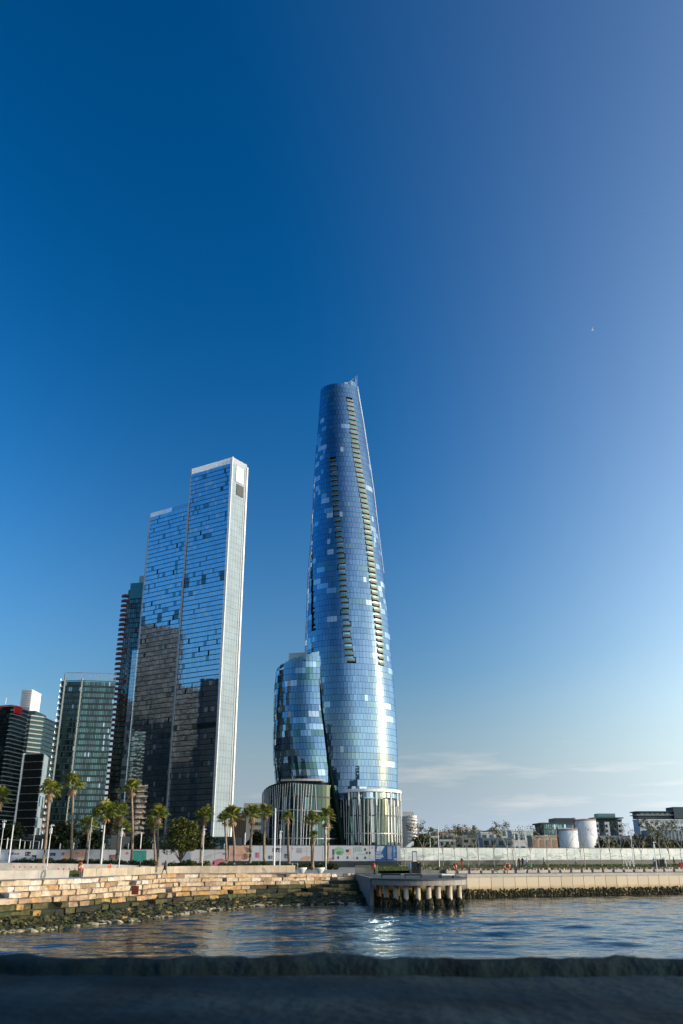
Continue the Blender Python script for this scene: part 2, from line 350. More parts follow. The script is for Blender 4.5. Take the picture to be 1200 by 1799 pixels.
for k, i in enumerate(order):
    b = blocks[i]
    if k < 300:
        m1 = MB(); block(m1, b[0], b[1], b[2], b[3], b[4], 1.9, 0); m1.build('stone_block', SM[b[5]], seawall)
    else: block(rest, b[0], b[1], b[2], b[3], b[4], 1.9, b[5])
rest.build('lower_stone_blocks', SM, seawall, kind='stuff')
bk = MB()
for i in range(len(T) - 1):
    a, b = T[i], T[i + 1]; c_, d_ = W[i], W[i + 1]
    bk.add([(a[0], a[1], a[2] - 0.6), (b[0], b[1], b[2] - 0.6), (d_[0], d_[1], -0.6), (c_[0], c_[1], -0.6)], [(0, 1, 2, 3)])
bk.build('rubble_core', ALG[1], seawall)
# algae, oysters and broken stone along the waterline
rb = MB()
for k in range(6500):
    s = rng.uniform(s_lo, s_hi); u = rng.random(); q = 1.0 - 0.27 * u ** 1.4 + rng.uniform(-0.01, 0.035); x, y = slope(s, q)
    z = max(0, (1 - q)) * 3.5 + rng.uniform(-0.05, 0.12); r = rng.uniform(0.04, 0.15) * (2.2 if rng.random() < .12 else 1)
    mi = rng.choices(range(5), (4, 6, 3, 0.4, 9 if q > 0.98 else 0.25))[0]
    rb.ball((x, y, z), (r * rng.uniform(1.2, 2.6), r * 1.4, r * 0.7), 5, 3, mi, 0.35, rng)
rb.build('oyster_rubble', ALG, seawall, kind='stuff')

# ------------------------------------------------------------------ low sandstone block wall and pale walls behind the seawall
BW = mat('sawn_sandstone', (0.38, 0.32, 0.24), 0.85, var=0.12, scale=1.2, bump=0.25, obj_rand=0.12)
def block_wall(pts, h, step, th, name, label, cat, part='stone_block', m=BW, zf=3.6):
    w_ = thing(name, label, cat)
    L = [0]
    for i in range(1, len(pts)): L.append(L[-1] + math.hypot(pts[i][0] - pts[i - 1][0], pts[i][1] - pts[i - 1][1]))
    s = 0
    while s < L[-1] - 0.3:
        s1 = min(s + step * rng.uniform(0.9, 1.15), L[-1])
        a = Vector([interp(s, L, [p[k] for p in pts]) for k in (0, 1)]); b = Vector([interp(s1, L, [p[k] for p in pts]) for k in (0, 1)])
        d = (b - a).normalized(); n = Vector((d.y, -d.x)); o = rng.uniform(-0.015, 0.015)
        z0, z1 = interp(s, L, [p[2] for p in pts]) - 0.1, interp(s, L, [p[2] for p in pts]) + h
        m1 = MB(); A = a + d * 0.012; B = b - d * 0.012
        f0, f1, g0, g1 = A + n * (th + o), B + n * (th + o), B - n * th, A - n * th
        m1.hexa([(*f0, z0), (*f1, z0), (*g0, z0), (*g1, z0), (*f0, z1), (*f1, z1), (*g0, z1), (*g1, z1)])
        m1.build(part, m, w_); s = s1
    return w_
block_wall([(-29.5, 104.5, 3.6), (-25.8, 115, 3.6), (-21.5, 125.5, 3.6), (-14, 129.5, 3.6), (-6.6, 134, 3.6)], 0.85, 1.25, 0.25, 'seat_wall',
           'long low wall of square sandstone blocks running behind the seawall walk', 'wall')
block_wall([(-62, 62, 3.7), (-37.5, 88.5, 3.7), (-30.2, 101.5, 3.6)], 0.75, 3.2, 0.3, 'pale_kerb_wall',
           'short pale smooth kerb wall on the far left beside the grass', 'wall', 'wall_slab', CONC_L)
# pale curved ramp wall and lawn behind
rw = MB(); pts = [(-90, 118), (-62, 128), (-48, 134), (-36, 141), (-28, 146)]; hts = [1.5, 1.25, 1.05, 0.8, 0.35]
for i in range(4):
    (a, b), (c_, d_) = pts[i], pts[i + 1]
    rw.hexa([(a, b, 3.5), (c_, d_, 3.5), (c_, d_ + 2.4, 3.5), (a, b + 2.4, 3.5), (a, b, 3.7 + hts[i]), (c_, d_, 3.7 + hts[i + 1]), (c_, d_ + 2.4, 3.7 + hts[i + 1]), (a, b + 2.4, 3.7 + hts[i])])
tag(rw.build('ramp_wall', CONC_L), 'white curved ramp wall sweeping behind the lawn on the far left', 'wall')
GRASS = mat('lawn_grass', (0.07, 0.10, 0.02), 0.9, var=0.35, scale=0.8, bump=0.5, bscale=20)
lawn = MB(); lawn.add([(-95, 60, 3.72), (-38, 92, 3.67), (-30, 106, 3.67), (-27, 128, 3.67), (-30, 142, 3.67), (-95, 118, 3.72)], [(0, 1, 2, 3, 4, 5)])
struct(lawn.build('left_lawn', GRASS))
def blades(name, quad, n, h, seed, m):
    r_ = random.Random(seed); b_ = MB()
    A, B_, C_, D_ = [Vector(q) for q in quad]
    for i in range(n):
        u, v = r_.random(), r_.random(); p = (A * (1 - u) + B_ * u) * (1 - v) + (D_ * (1 - u) + C_ * u) * v
        a = r_.uniform(0, 6.28); wd = 0.06; hh = h * r_.uniform(0.5, 1.2)
        b_.add([p + Vector((math.cos(a) * wd, math.sin(a) * wd, 0)), p - Vector((math.cos(a) * wd, math.sin(a) * wd, 0)), p + Vector((r_.uniform(-.05, .05), r_.uniform(-.05, .05), hh))], [(0, 1, 2)])
    o = b_.build(name, m); o['kind'] = 'stuff'; return o
o = blades('grass', [(-60, 84, 3.7), (-30, 102, 3.66), (-29, 140, 3.66), (-60, 128, 3.7)], 12000, 0.16, 3, GRASS)
tag(o, 'short green grass of the small lawn on the far left', 'grass', kind='stuff')

# ------------------------------------------------------------------ right-hand quay: panels, coping, algae, stone seats, lawn
def quay_mat():
    m = bpy.data.materials.new('stained_quay_concrete'); m.use_nodes = True; t = m.node_tree; b = t.nodes['Principled BSDF']; b.inputs['Roughness'].default_value = 0.85
    g = t.nodes.new('ShaderNodeNewGeometry'); s_ = t.nodes.new('ShaderNodeSeparateXYZ'); t.links.new(g.outputs['Position'], s_.inputs[0])
    n = t.nodes.new('ShaderNodeTexNoise'); n.inputs['Scale'].default_value = 1.5; n.inputs['Detail'].default_value = 6; t.links.new(g.outputs['Position'], n.inputs[0])
    a = t.nodes.new('ShaderNodeMath'); a.operation = 'MULTIPLY_ADD'; a.inputs[1].default_value = 0.7; t.links.new(n.outputs[0], a.inputs[0]); t.links.new(s_.outputs[2], a.inputs[2])
    mr = t.nodes.new('ShaderNodeMapRange'); mr.inputs[1].default_value = 0.0; mr.inputs[2].default_value = 3.5; t.links.new(a.outputs[0], mr.inputs[0])
    r = t.nodes.new('ShaderNodeValToRGB'); e = r.color_ramp.elements; e[0].position = 0.22; e[0].color = (0.06, 0.05, 0.02, 1); e[1].position = 0.33; e[1].color = (0.26, 0.19, 0.08, 1)
    for p, c in ((0.46, (0.40, 0.32, 0.18, 1)), (0.55, (0.50, 0.43, 0.31, 1)), (0.9, (0.52, 0.46, 0.36, 1))): q_ = e.new(p); q_.color = c
    t.links.new(mr.outputs[0], r.inputs[0]); oi = t.nodes.new('ShaderNodeObjectInfo'); m2 = t.nodes.new('ShaderNodeMapRange'); m2.inputs[3].default_value = 0.93; m2.inputs[4].default_value = 1.07
    t.links.new(oi.outputs['Random'], m2.inputs[0]); h = t.nodes.new('ShaderNodeHueSaturation'); t.links.new(m2.outputs[0], h.inputs['Value']); t.links.new(r.outputs[0], h.inputs['Color'])
    t.links.new(h.outputs[0], b.inputs['Base Color']); return m
QM = quay_mat()
quay = thing('quay_wall', 'straight quay wall of pale concrete panels with dark weed band at the waterline', 'quay wall')
fr = MB(); run = [Q[1], Q[2], Q[3], Q[4]]; weed = MB(); tot = 0
for (a, b) in zip(run[:-1], run[1:]):
    d = Vector((b[0] - a[0], b[1] - a[1])); L = d.length; d.normalize(); n = Vector((d.y, -d.x)); k = max(1, round(L / 2.02)); st = L / k
    A0 = Vector(a[:2])
    fr.hexa([(*(A0 - n * 1.2), -1), (*(A0 - n * 1.2 + d * L), -1), (*(A0 - n * 0.1 + d * L), -1), (*(A0 - n * 0.1), -1)][::-1] + [(*(A0 - n * 1.2), 2.9), (*(A0 - n * 1.2 + d * L), 2.9), (*(A0 - n * 0.1 + d * L), 2.9), (*(A0 - n * 0.1), 2.9)][::-1])
    for i in range(k):
        p0, p1 = A0 + d * (i * st + 0.035), A0 + d * ((i + 1) * st - 0.035); o = rng.uniform(0, 0.03)
        q0, q1 = p0 - n * 0.15, p1 - n * 0.15; p0 = p0 + n * o; p1 = p1 + n * o
        MB().hexa([(*p0, -0.5), (*p1, -0.5), (*q1, -0.5), (*q0, -0.5), (*p0, 2.78), (*p1, 2.78), (*q1, 2.78), (*q0, 2.78)]).build('wall_panel', QM, quay)
        p0, p1 = A0 + d * (i * st + 0.012) + n * 0.14, A0 + d * ((i + 1) * st - 0.012) + n * 0.14; q0, q1 = p0 - n * 1.1, p1 - n * 1.1
        MB().hexa([(*p0, 2.8), (*p1, 2.8), (*q1, 2.8), (*q0, 2.8), (*p0, 3.17), (*p1, 3.17), (*q1, 3.17), (*q0, 3.17)]).build('coping_stone', CONC_L, quay)
    for i in range(int(L * 42)):
        s = rng.uniform(0, L); z = rng.uniform(-0.1, 0.85) if rng.random() < 0.8 else rng.uniform(0.7, 1.12); r = rng.uniform(0.05, 0.14)
        p = A0 + d * s + n * rng.uniform(0.02, 0.12)
        weed.ball((p[0], p[1], z), (r, r, r * rng.uniform(0.8, 1.8)), 5, 3, rng.choices(range(5), (1.5, 9, 1, 0.1, 0.35))[0], 0.3, rng)
fr.build('backing_wall', CONC, quay); weed.build('weed_band', ALG, quay, kind='stuff')
# stone seats along the quay and a rough stone edging behind
qd = Vector((Q[3][0] - Q[2][0], Q[3][1] - Q[2][1])).normalized(); qn = Vector((-qd.y, qd.x))
def qp(s, off): p = Vector(Q[2][:2]) + qd * s + qn * off; return p
qa = math.atan2(qd.y, qd.x)
seat0 = thing('stone_bench', 'x', 'bench', (*qp(-1.5, 2.2), 3.15), qa, 'stone block seats along the quay edge')
MB().box(-0.78, -0.3, 0.12, 0.78, 0.3, 0.5).build('seat_block', CONC_L, seat0); MB().box(-0.7, -0.22, 0, 0.7, 0.22, 0.125).build('plinth', DARKGREY, seat0)
seat0['label'] = 'first pale stone block seat along the quay edge counting from the deck'
for i in range(1, 28):
    copy_thing(seat0, (*qp(-1.5 + 2.02 * i, 2.2), 3.15), qa, ORDS[i] + ' pale stone block seat along the quay edge counting from the deck')
rough = MB()
for i in range(330):
    s = -1 + i * 0.2 + rng.uniform(-.05, .05); p = qp(s, 4.6 + rng.uniform(-.15, .15)); h = rng.uniform(0.25, 0.75)
    rough.obox(p, rng.uniform(.06, .13), 0.12, 3.1, 3.2 + h, qa + rng.uniform(-.3, .3), rng.randrange(5))
tag(rough.build('stone_edging', SAND), 'rough row of upright sandstone stubs behind the quay seats', 'edging', kind='stuff')
hl = MB(); hl.hexa([(*qp(-2, 5.0), 3.2), (*qp(62, 5.0), 3.2), (*qp(62, 5.9), 3.2), (*qp(-2, 5.9), 3.2), (*qp(-2, 5.0), 3.95), (*qp(62, 5.0), 3.95), (*qp(62, 5.9), 3.95), (*qp(-2, 5.9), 3.95)])
tag(hl.build('planter_kerb', mat('dark_timber', (0.05, 0.045, 0.03), 0.8)), 'dark timber faced planter kerb behind the quay seats', 'kerb')
lw2 = MB(); a, b = qp(-12, 6), qp(75, 6); lw2.add([(*a, 3.62), (*b, 3.62), (b[0] + 5, 215, 3.8), (a[0], 190, 3.8)], [(0, 1, 2, 3)])
struct(lw2.build('right_lawn', GRASS))
o = blades('grass', [(*a, 3.62), (*b, 3.62), (b[0] + 5, 215, 3.8), (a[0], 190, 3.8)], 16000, 0.2, 5, GRASS)
tag(o, 'green grass of the long lawn behind the right hand quay', 'grass', kind='stuff')

# ------------------------------------------------------------------ rounded deck on round piles
pc = (9.8, 118.2); R0 = 6.1
poly = [(4.3, 138.2), (3.75, 122)] + [(pc[0] + R0 * math.cos(t), pc[1] + R0 * math.sin(t)) for t in [rad(180 + 180 * i / 28) for i in range(29)]] + [(16.0, 137)]
deck = thing('pier_deck', 'rounded concrete deck standing on thick round piles in the cove', 'pier', (0, 0, 0))
def shrink(k): return [(pc[0] + (x - pc[0]) * k, pc[1] + (y - pc[1]) * (k if y < 130 else 1)) for x, y in poly]
MB().prism(poly, 2.42, 3.02).build('fascia_slab', mat('fascia_concrete', (0.27, 0.26, 0.24), 0.8, var=0.2, scale=2.2, stretch=(1, 1, 0.15), bump=0.2), deck)
MB().prism(shrink(1.025), 3.022, 3.16).build('top_rim', mat('rim_concrete', (0.07, 0.08, 0.08), 0.8), deck)
piles = [(4.8, 119.6), (5.6, 116.2), (6.7, 114.4), (7.9, 113.4), (9.3, 112.9), (10.6, 112.95), (11.8, 113.3), (13.3, 114.1), (14.75, 116.4)] + [(5.5, 127), (9.9, 126), (14.4, 126), (7.3, 121), (12.4, 121)]
PM = mat('pile_concrete', (0.50, 0.42, 0.30), 0.8, var=0.15, scale=1.5, bump=0.2)
pile0 = None
for (x, y) in piles:
    if pile0 is None:
        pile0 = MB().tube([(0, 0, -1.5), (0, 0, 2.42)], 0.31, 18).build('pile', PM, deck, True, loc=(x, y, 0))
        al = MB()
        for k in range(150):
            a = rng.uniform(0, 6.28); z = rng.uniform(-0.3, 0.85); r = rng.uniform(.08, .17)
            rr = 0.31 + 0.07 * rng.random() + (0.1 if z < 0.5 else 0)
            al.ball((math.cos(a) * rr, math.sin(a) * rr, z), (r, r, r * 1.3), 5, 3, rng.choices(range(5), (1, 9, 1, 0, 0.15))[0], .3, rng)
        al0 = al.build('weed_collar', ALG, pile0, kind='stuff')
    else:
        p = pile0.copy(); C.objects.link(p); p.location = (x, y, 0); p.rotation_euler = (0, 0, rng.uniform(0, 6)); q_ = al0.copy(); C.objects.link(q_); q_.parent = p
sw = MB(); sw.hexa([(2.0, 139.2, -1), (3.55, 117.0, -1), (4.05, 117.0, -1), (2.6, 139.2, -1), (2.0, 139.2, 3.2), (3.55, 117.0, 3.2), (4.05, 117.0, 3.2), (2.6, 139.2, 3.2)])
tag(sw.build('pier_side_wall', CONC), 'plain concrete side wall between the stepped stones and the rounded deck', 'wall')
# deck furniture
def bench(loc, rz, L, m, label, back=False):
    t_ = thing('deck_bench', label, 'bench', loc, rz)
    MB().box(-L / 2, -0.28, 0.34, L / 2, 0.28, 0.5).build('seat', m, t_)
    for sx in (-1, 1): MB().box(sx * L / 2 - (0.12 if sx > 0 else 0), -0.24, 0, sx * L / 2 + (0.12 if sx < 0 else 0), 0.24, 0.338).build('leg', DARKGREY, t_)
    if back: MB().box(-L / 2, 0.22, 0.52, L / 2, 0.28, 0.9).build('backrest', m, t_)
    return t_
bench((6.3, 117.0, 3.16), -0.2, 2.5, BLACK, 'dark bench at the left end of the rounded deck')
bench((8.9, 114.9, 3.16), 0.0, 2.1, BLACK, 'dark bench in the middle of the rounded deck edge')
bench((11.4, 118.0, 3.16), 0.1, 2.4, CONC, 'grey backed bench standing further in on the rounded deck', True)
bench((13.3, 115.9, 3.16), 0.25, 1.7, WHITE, 'white topped bench catching the sun at the right end of the deck')
rl = thing('railing', 'dark green vertical bar railing at the landward corner of the deck', 'railing')
GRN = mat('railing_green', (0.05, 0.07, 0.045), 0.5)
ra, rb2 = Vector((2.2, 139.6)), Vector((5.3, 136.4)); ra, rb2 = Vector((2.1, 137.6)), Vector((5.25, 134.9))
for k in range(24):
    p = ra.lerp(rb2, k / 23); MB().obox(p, 0.035, 0.035, 3.2, 4.45, 0.7).build('bar' if k % 8 else 'post', GRN, rl)
MB().tube([(*ra, 4.48), (*rb2, 4.48)], 0.045, 6).build('top_rail', GRN, rl); MB().tube([(*ra, 3.3), (*rb2, 3.3)], 0.03, 6).build('bottom_rail', GRN, rl)
def torus(R, r, n=20, m=8, mats=(0,)):
    b_ = MB()
    for i in range(n):
        a0, a1 = 2 * math.pi * i / n, 2 * math.pi * (i + 1) / n; vs_ = []
        for a in (a0, a1):
            for k in range(m):
                t = 2 * math.pi * k / m; vs_.append(((R + r * math.cos(t)) * math.cos(a), r * math.sin(t), (R + r * math.cos(t)) * math.sin(a)))
        b_.add(vs_, [(k, (k + 1) % m, m + (k + 1) % m, m + k) for k in range(m)], 1 if (i % 5 == 0) else 0)
    return b_
def buoy(x, y, z, label, sc=1.0, rz=0.0):
    t_ = thing('lifebuoy_stand', label, 'lifebuoy', (x, y, z), rz); MB().box(-0.06, 0.0, 0, 0.06, 0.1, 1.5).build('post', DARKGREY, t_)
    MB().box(-.25, 0.02, 1.0, .25, 0.06, 1.08).build('bracket', DARKGREY, t_)
    r = torus(0.36 * sc, 0.10 * sc).build('ring', [ORANGE, mat('ring_tape', (0.7, 0.6, 0.5), 0.5)], t_, True); r.location = (0, -0.12, 1.1); return t_
x, y, z = atz(168, 1543, 3.6); buoy(-27.5, 97.2, 3.6, 'orange lifebuoy on a post at the top edge of the sandstone seawall', 1.15, -.95)
buoy(4.85, 135.2, 3.2, 'orange lifebuoy hung at the right end of the green railing', 1.0, -1.2)
p = qp(7.6, 1.0); buoy(p[0], p[1], 3.15, 'orange ring lifebuoy standing at the edge of the right hand quay', 1.1)
buoy(16.6, 134, 3.15, 'orange lifebuoy beside the planting behind the rounded deck', 1.1, -1.15)
# ladder down the quay
p = qp(42.2, -0.2); ld = thing('quay_ladder', 'grey steel ladder down the quay wall at the right', 'ladder', (p[0], p[1], 0), qa)
for sx in (-.25, .25): MB().tube([(sx, -.1, -.3), (sx, -.1, 4.1), (sx, .5, 4.1), (sx, .5, 3.15)], .035, 5).build('rail', STEEL, ld)
for k in range(11): MB().tube([(-.25, -.1, .1 + k * .3), (.25, -.1, .1 + k * .3)], .025, 5).build('rung', STEEL, ld)
# rust red plate on the seawall
s_ = seg[3] + 8; q_ = 0.33; x, y = slope(s_, q_)
x, y, z = atY(243, 1563, 100); tag(MB().box(-.36, -.06, -.42, .36, .06, .42).build('warning_plate', mat('rust_red', (0.16, 0.03, 0.02), 0.6), loc=(x, y - 1.5, z)), 'small rust red plate fixed to the face of the sandstone seawall', 'sign')

# ------------------------------------------------------------------ the shaded sandstone ledge the camera looks over
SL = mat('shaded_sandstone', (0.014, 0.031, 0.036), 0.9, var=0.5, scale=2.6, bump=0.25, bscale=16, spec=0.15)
ledge = thing('stone_ledge', 'dark rough sandstone ledge in shade along the bottom of the picture', 'ledge')
rg = random.Random(11)
xs = [-9, -5.1, -1.9, 1.3, 4.4, 8.5]
def slab(x0, x1, y0, y1, z1, z0, name, edge):
    nx = max(8, int((x1 - x0) / 0.022)); b_ = MB(); vs_ = []; rows = [(y0, z0), (y0, z1 - .03), (y0 + .04, z1), (y1 - .10, z1), (y1 - .03, z1 - .02), (y1, z1 - .08), (y1, z0)]
    ph = [rg.uniform(0, 6) for _ in range(5)]
    for i in range(nx + 1):
        x = x0 + (x1 - x0) * i / nx
        wv = 0.008 * math.sin(x * 1.1 + ph[0]) + 0.008 * math.sin(x * 4.7 + ph[1]) + 0.010 * math.sin(x * 13.1 + ph[2]) + 0.006 * math.sin(x * 31 + ph[3])
        for k, (y_, z_) in enumerate(rows):
            e_ = edge if k in (3, 4, 5) else 0
            vs_.append((x, y_ + wv * (1.2 if k >= 3 else 0.5) + (rg.uniform(-1, 1) * .012 + .02 * mnoise.noise((x * 2.3, y_ * 9, 7))) * bool(e_), z_ + (wv * 0.45 + rg.uniform(-1, 1) * .004 + .028 * mnoise.noise((x * 1.7, y_ * 3, z_)) + .016 * mnoise.noise((x * 7, y_ * 12, 1.5))) * e_))
    m_ = len(rows); fs = [(i * m_ + k, (i + 1) * m_ + k, (i + 1) * m_ + k + 1, i * m_ + k + 1) for i in range(nx) for k in range(m_ - 1)]
    fs += [tuple(range(m_))[::-1], tuple(range(nx * m_, nx * m_ + m_))]
    b_.add(vs_, fs); return b_.build(name, SL, ledge, True)
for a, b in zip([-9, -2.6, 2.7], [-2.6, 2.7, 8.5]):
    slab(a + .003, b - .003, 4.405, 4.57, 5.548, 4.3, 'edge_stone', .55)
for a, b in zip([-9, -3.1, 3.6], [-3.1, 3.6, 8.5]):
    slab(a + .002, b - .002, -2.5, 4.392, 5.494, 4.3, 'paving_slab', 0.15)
# ------------------------------------------------------------------ buildings
def facade(mb, A, B, z0, z1, nc, nr, pick, gx=0.08, gz=0.25, off=0.25, tilt=0.006, rg=random, seg_fn=None):
    """grid of slightly uneven panes on the wall from A to B, facing the camera side"""
    A, B = Vector(A[:2]), Vector(B[:2]); d = B - A; L = d.length; d.normalize(); n = Vector((d.y, -d.x))
    if n.dot(Vector((0, 0)) - A) < 0: n = -n
    ps, rh = L / nc, (z1 - z0) / nr
    for r in range(nr):
        for c in range(nc):
            m_ = pick(r, c)
            if m_ is None: continue
            s0, s1 = c * ps + gx, (c + 1) * ps - gx; a0, a1 = z0 + r * rh + gz / 2, z0 + (r + 1) * rh - gz / 2
            tx = rg.gauss(0, tilt) * (s1 - s0) / 2; tz = rg.gauss(0, tilt) * (a1 - a0) / 2
            P = []
            for (s, z, sx, sz) in ((s0, a0, -1, -1), (s1, a0, 1, -1), (s1, a1, 1, 1), (s0, a1, -1, 1)):
                q = A + d * s + n * (off + sx * tx + sz * tz); P.append((q.x, q.y, z))
            Bk = [(p[0] - n.x * off * .9, p[1] - n.y * off * .9, p[2]) for p in P]
            mb.add(P + Bk, [(0, 1, 2, 3), (0, 4, 5, 1), (1, 5, 6, 2), (2, 6, 7, 3), (3, 7, 4, 0)], m_)
def choose(rg, weights):
    ks = list(range(len(weights))); return lambda r, c: rg.choices(ks, weights)[0]
def P2(px, py, Y): p = atY(px, py, Y); return p
G_BLACK = mat('black_glass', (.006, .010, .010), .12, spec=.25)
GL = [G_BLUE, G_LITE, G_PALE, G_TEAL, G_OPEN, G_DARK]

def slab_tower(name, label, corner, left, right, ztop, nr, ncl, ncr, mats, wl, wr, gz=0.5, z0=3.5, tilt=0.006, seed=1, core=CORE, dark_rows=None, right_mats=None, right_g=(0.05, 0.08), cat='tower'):
    rg = random.Random(seed); t_ = thing(name, label, cat, (0, 0, 0))
    back = (left[0] + right[0] - corner[0], left[1] + right[1] - corner[1])
    MB().prism([left[:2], corner[:2], right[:2], back], z0 - 1, ztop - 0.6).build('wall', core, t_)
    a = MB(); pk = choose(rg, wl); lastc = {}
    def pick(r, c):
        if dark_rows and (r, c) in dark_rows: return 5
        if c and rg.random() < 0.25: v = lastc.get(r, 0)
        else: v = pk(r, c)
        lastc[r] = v if v != 4 else 0
        return v
    if ncl: facade(a, left, corner, z0, ztop, ncl, nr, pick, 0.06, gz, 0.25, tilt, rg); a.build('window_pane', mats, t_, kind='stuff')
    if ncr:
        b = MB(); facade(b, corner, right, z0, ztop, ncr, nr if not right_mats else int(nr * .8), choose(rg, wr), right_g[0], right_g[1], 0.25, tilt if not right_mats else 0.002, rg)
        b.build('side_panel', right_mats or mats, t_, kind='stuff')
    return t_
def vstrip(t_, name, p, w_, z0, z1, m, dirv=(1, 0), proud=0.5, segs=0):
    d = Vector(dirv).normalized(); n = Vector((d.y, -d.x)); n = n if n.dot(-Vector(p[:2])) > 0 else -n
    A = Vector(p[:2]) - d * w_ / 2; B = A + d * w_; b = MB()
    for i in range(max(1, segs)):
        za = z0 + (z1 - z0) * i / max(1, segs) + (0.08 if segs else 0); zb = z0 + (z1 - z0) * (i + 1) / max(1, segs)
        b.hexa([(*(A + n * proud), za), (*(B + n * proud), za), (*B, za), (*A, za), (*(A + n * proud), zb), (*(B + n * proud), zb), (*B, zb), (*A, zb)])
    return b.build(name, m, t_)
# --- tall twin slab: taller front slab with the white side wall
H8 = 247; c8, l8, r8 = atz(409, 803, H8), atz(337, 824, H8), atz(434, 817, H8)
nr8 = 78
dark8 = {(r, c) for r in (52, 53) for c in (0, 1, 2, 3, 12, 13, 14, 24, 25, 26, 27)} | {(23, c) for c in (0, 1, 12, 13, 14, 15, 16, 17, 18, 19, 20, 21, 22, 23, 24, 25, 26)}
GS = [G_SKY, G_SKY2, G_PALE, G_TEAL, G_OPEN, G_DARK]
t8 = slab_tower('glass_tower', 'tallest of the left hand towers, slim blue glass slab with a white side wall', c8, l8, r8, H8 - 4, nr8, 28, 6, GS, (9, 4, .8, .5, 0.12, 0.05), (3, 1), dark_rows=dark8, seed=8, tilt=.0035, right_mats=[WHITE_GLASS, WHITE_GLASS], core=CORE_BLUE)
dl = Vector(l8[:2]) - Vector(c8[:2]); dr = Vector(r8[:2]) - Vector(c8[:2])
vstrip(t8, 'corner_fin', Vector(c8[:2]) + dl.normalized() * 0.3, 1.7, 3.5, H8, WHITE, dl, 0.6, 78)
vstrip(t8, 'corner_fin', Vector(c8[:2]) + dr * 0.86, 0.5, 3.5, H8 - 6, STEEL, dr, 0.45)
vstrip(t8, 'corner_fin', Vector(c8[:2]) + dr * 1.0, 1.2, 3.5, H8 - 2, WHITE, dr, 0.8, 78)
vstrip(t8, 'corner_fin', Vector(l8[:2]), 0.8, 3.5, H8, STEEL, dl, 0.5)
for A, B, n_ in ((l8, c8, 40), (c8, r8, 14)):
    for i in range(n_):
        p = Vector(A[:2]).lerp(Vector(B[:2]), (i + .5) / n_); MB().obox((p.x, p.y), .22, .12, H8 - 4, H8, math.atan2(B[1] - A[1], B[0] - A[0])).build('parapet_fin', WHITE, t8)
b = MB(); n8 = Vector((dr.y, -dr.x)).normalized(); n8 = n8 if n8.dot(-Vector(c8[:2])) > 0 else -n8
vstrip(t8, 'plant_screen', Vector(c8[:2]) + dr * .5, dr.length * .5, H8 - 16, H8 - 5, WHITE, dr, 0.7)
vstrip(t8, 'plant_louvre', Vector(c8[:2]) + dr * .55, dr.length * .45, H8 - 25, H8 - 17.5, DARKGREY, dr, 0.7)
# --- lower slab beside it
g = lambda px, py, z: atz(px, py, z)
r7z = None
# its right end stands just left of the tall slab
Y7 = 520; r7 = atY(330, 883, Y7); H7 = r7[2]; l7 = atz(265, 902, H7)
r7 = (r7[0] + 0.6, r7[1], H7)
back7 = (r7[0] + 4, r7[1] + 12)
dark7 = {(r, c) for r in (46, 47) for c in (0, 1, 2, 11, 12, 13, 22, 23, 24)}
t7 = slab_tower('glass_tower', 'second tallest blue glass slab tower joined to the left of the tallest one', r7, l7, back7, H7 - 3, 71, 26, 3, GS, (8, 4, .8, .8, 0.15, 0.06), (3, 1), dark_rows=dark7, seed=9, tilt=.0035, core=CORE_BLUE)
d7 = Vector(l7[:2]) - Vector(r7[:2])
vstrip(t7, 'corner_fin', Vector(r7[:2]) - d7.normalized() * .4, 1.0, 3.5, H7, STEEL, d7, .6); vstrip(t7, 'corner_fin', Vector(l7[:2]), 0.9, 3.5, H7, STEEL, d7, .6)
for i in range(34):
    p = Vector(l7[:2]).lerp(Vector(r7[:2]), (i + .5) / 34); MB().obox((p.x, p.y), .22, .12, H7 - 3, H7, math.atan2(d7.y, d7.x)).build('parapet_fin', WHITE if i < 14 else G_LITE, t7)
# --- pale slim edge building
zt = 118; a = atz(233, 1143, zt); b_ = atz(243, 1143, zt)
a = atY(233, 1143, 470); b_ = (a[0] + 3.4, a[1] - 1.5)
t6 = slab_tower('slim_tower', 'narrow pale grey blade wall rising left of the two blue slab towers', (b_[0], b_[1], 0), (a[0], a[1], 0), (b_[0] * 1.06, b_[1] * 1.06, 0), a[2], 52, 3, 0, [G_PALE, G_LITE], (3, 1), (1,), seed=4, tilt=0.002, gz=0.12, cat='tower')
# --- red and green tower
p5 = atY(217, 1048, 560); H5 = p5[2]; q5 = atY(233, 1046, 560)
RB = mat('dark_red_cladding', (0.10, 0.018, 0.014), 0.5)
t5 = thing('red_tower', 'dark tower with curved oxblood red balconies and a green glass block on top', 'tower')
MB().prism([(p5[0] + 2, 562), (q5[0] + 30, 550), (q5[0] + 34, 590), (p5[0] + 2, 592)], 2, H5 - 3).build('wall', CORE, t5)
rg = random.Random(5)
nfl = int((H5 - 4) / 3.3)
for i in range(nfl):
    z = 4 + i * 3.3; wv = 0.7 * math.sin(i * 0.9)
    m1 = MB(); pts = [(p5[0] + .4 - wv * .3 + (3.2 - 3.2 * math.cos(t)) * .6, 556 - 5.0 * math.sin(t)) for t in [math.pi * k / 8 for k in range(9)]]
    pts = [(p5[0] + 4 - 4.6 * math.cos(t), 558 - (5.2 + wv) * math.sin(t)) for t in [math.pi * k / 10 for k in range(11)]]
    m1.prism(pts, z + 2.1, z + 3.2); m1.build('balcony', RB, t5)
fa = MB(); facade(fa, (q5[0] - 1.5, 554), (q5[0] + 29, 545), 3.5, H5 + 3, 20, nfl, choose(rg, (3, 6, 2, 0.5)), .12, .5, .3, .01, rg); fa.build('window_pane', [G_DTEAL, G_DARK, G_SHADE, RB], t5, kind='stuff')
MB().prism([(q5[0], 552), (q5[0] + 30, 544), (q5[0] + 32, 575), (q5[0], 580)], H5 - 4, H5 + 7).build('roof_block', G_DTEAL, t5)
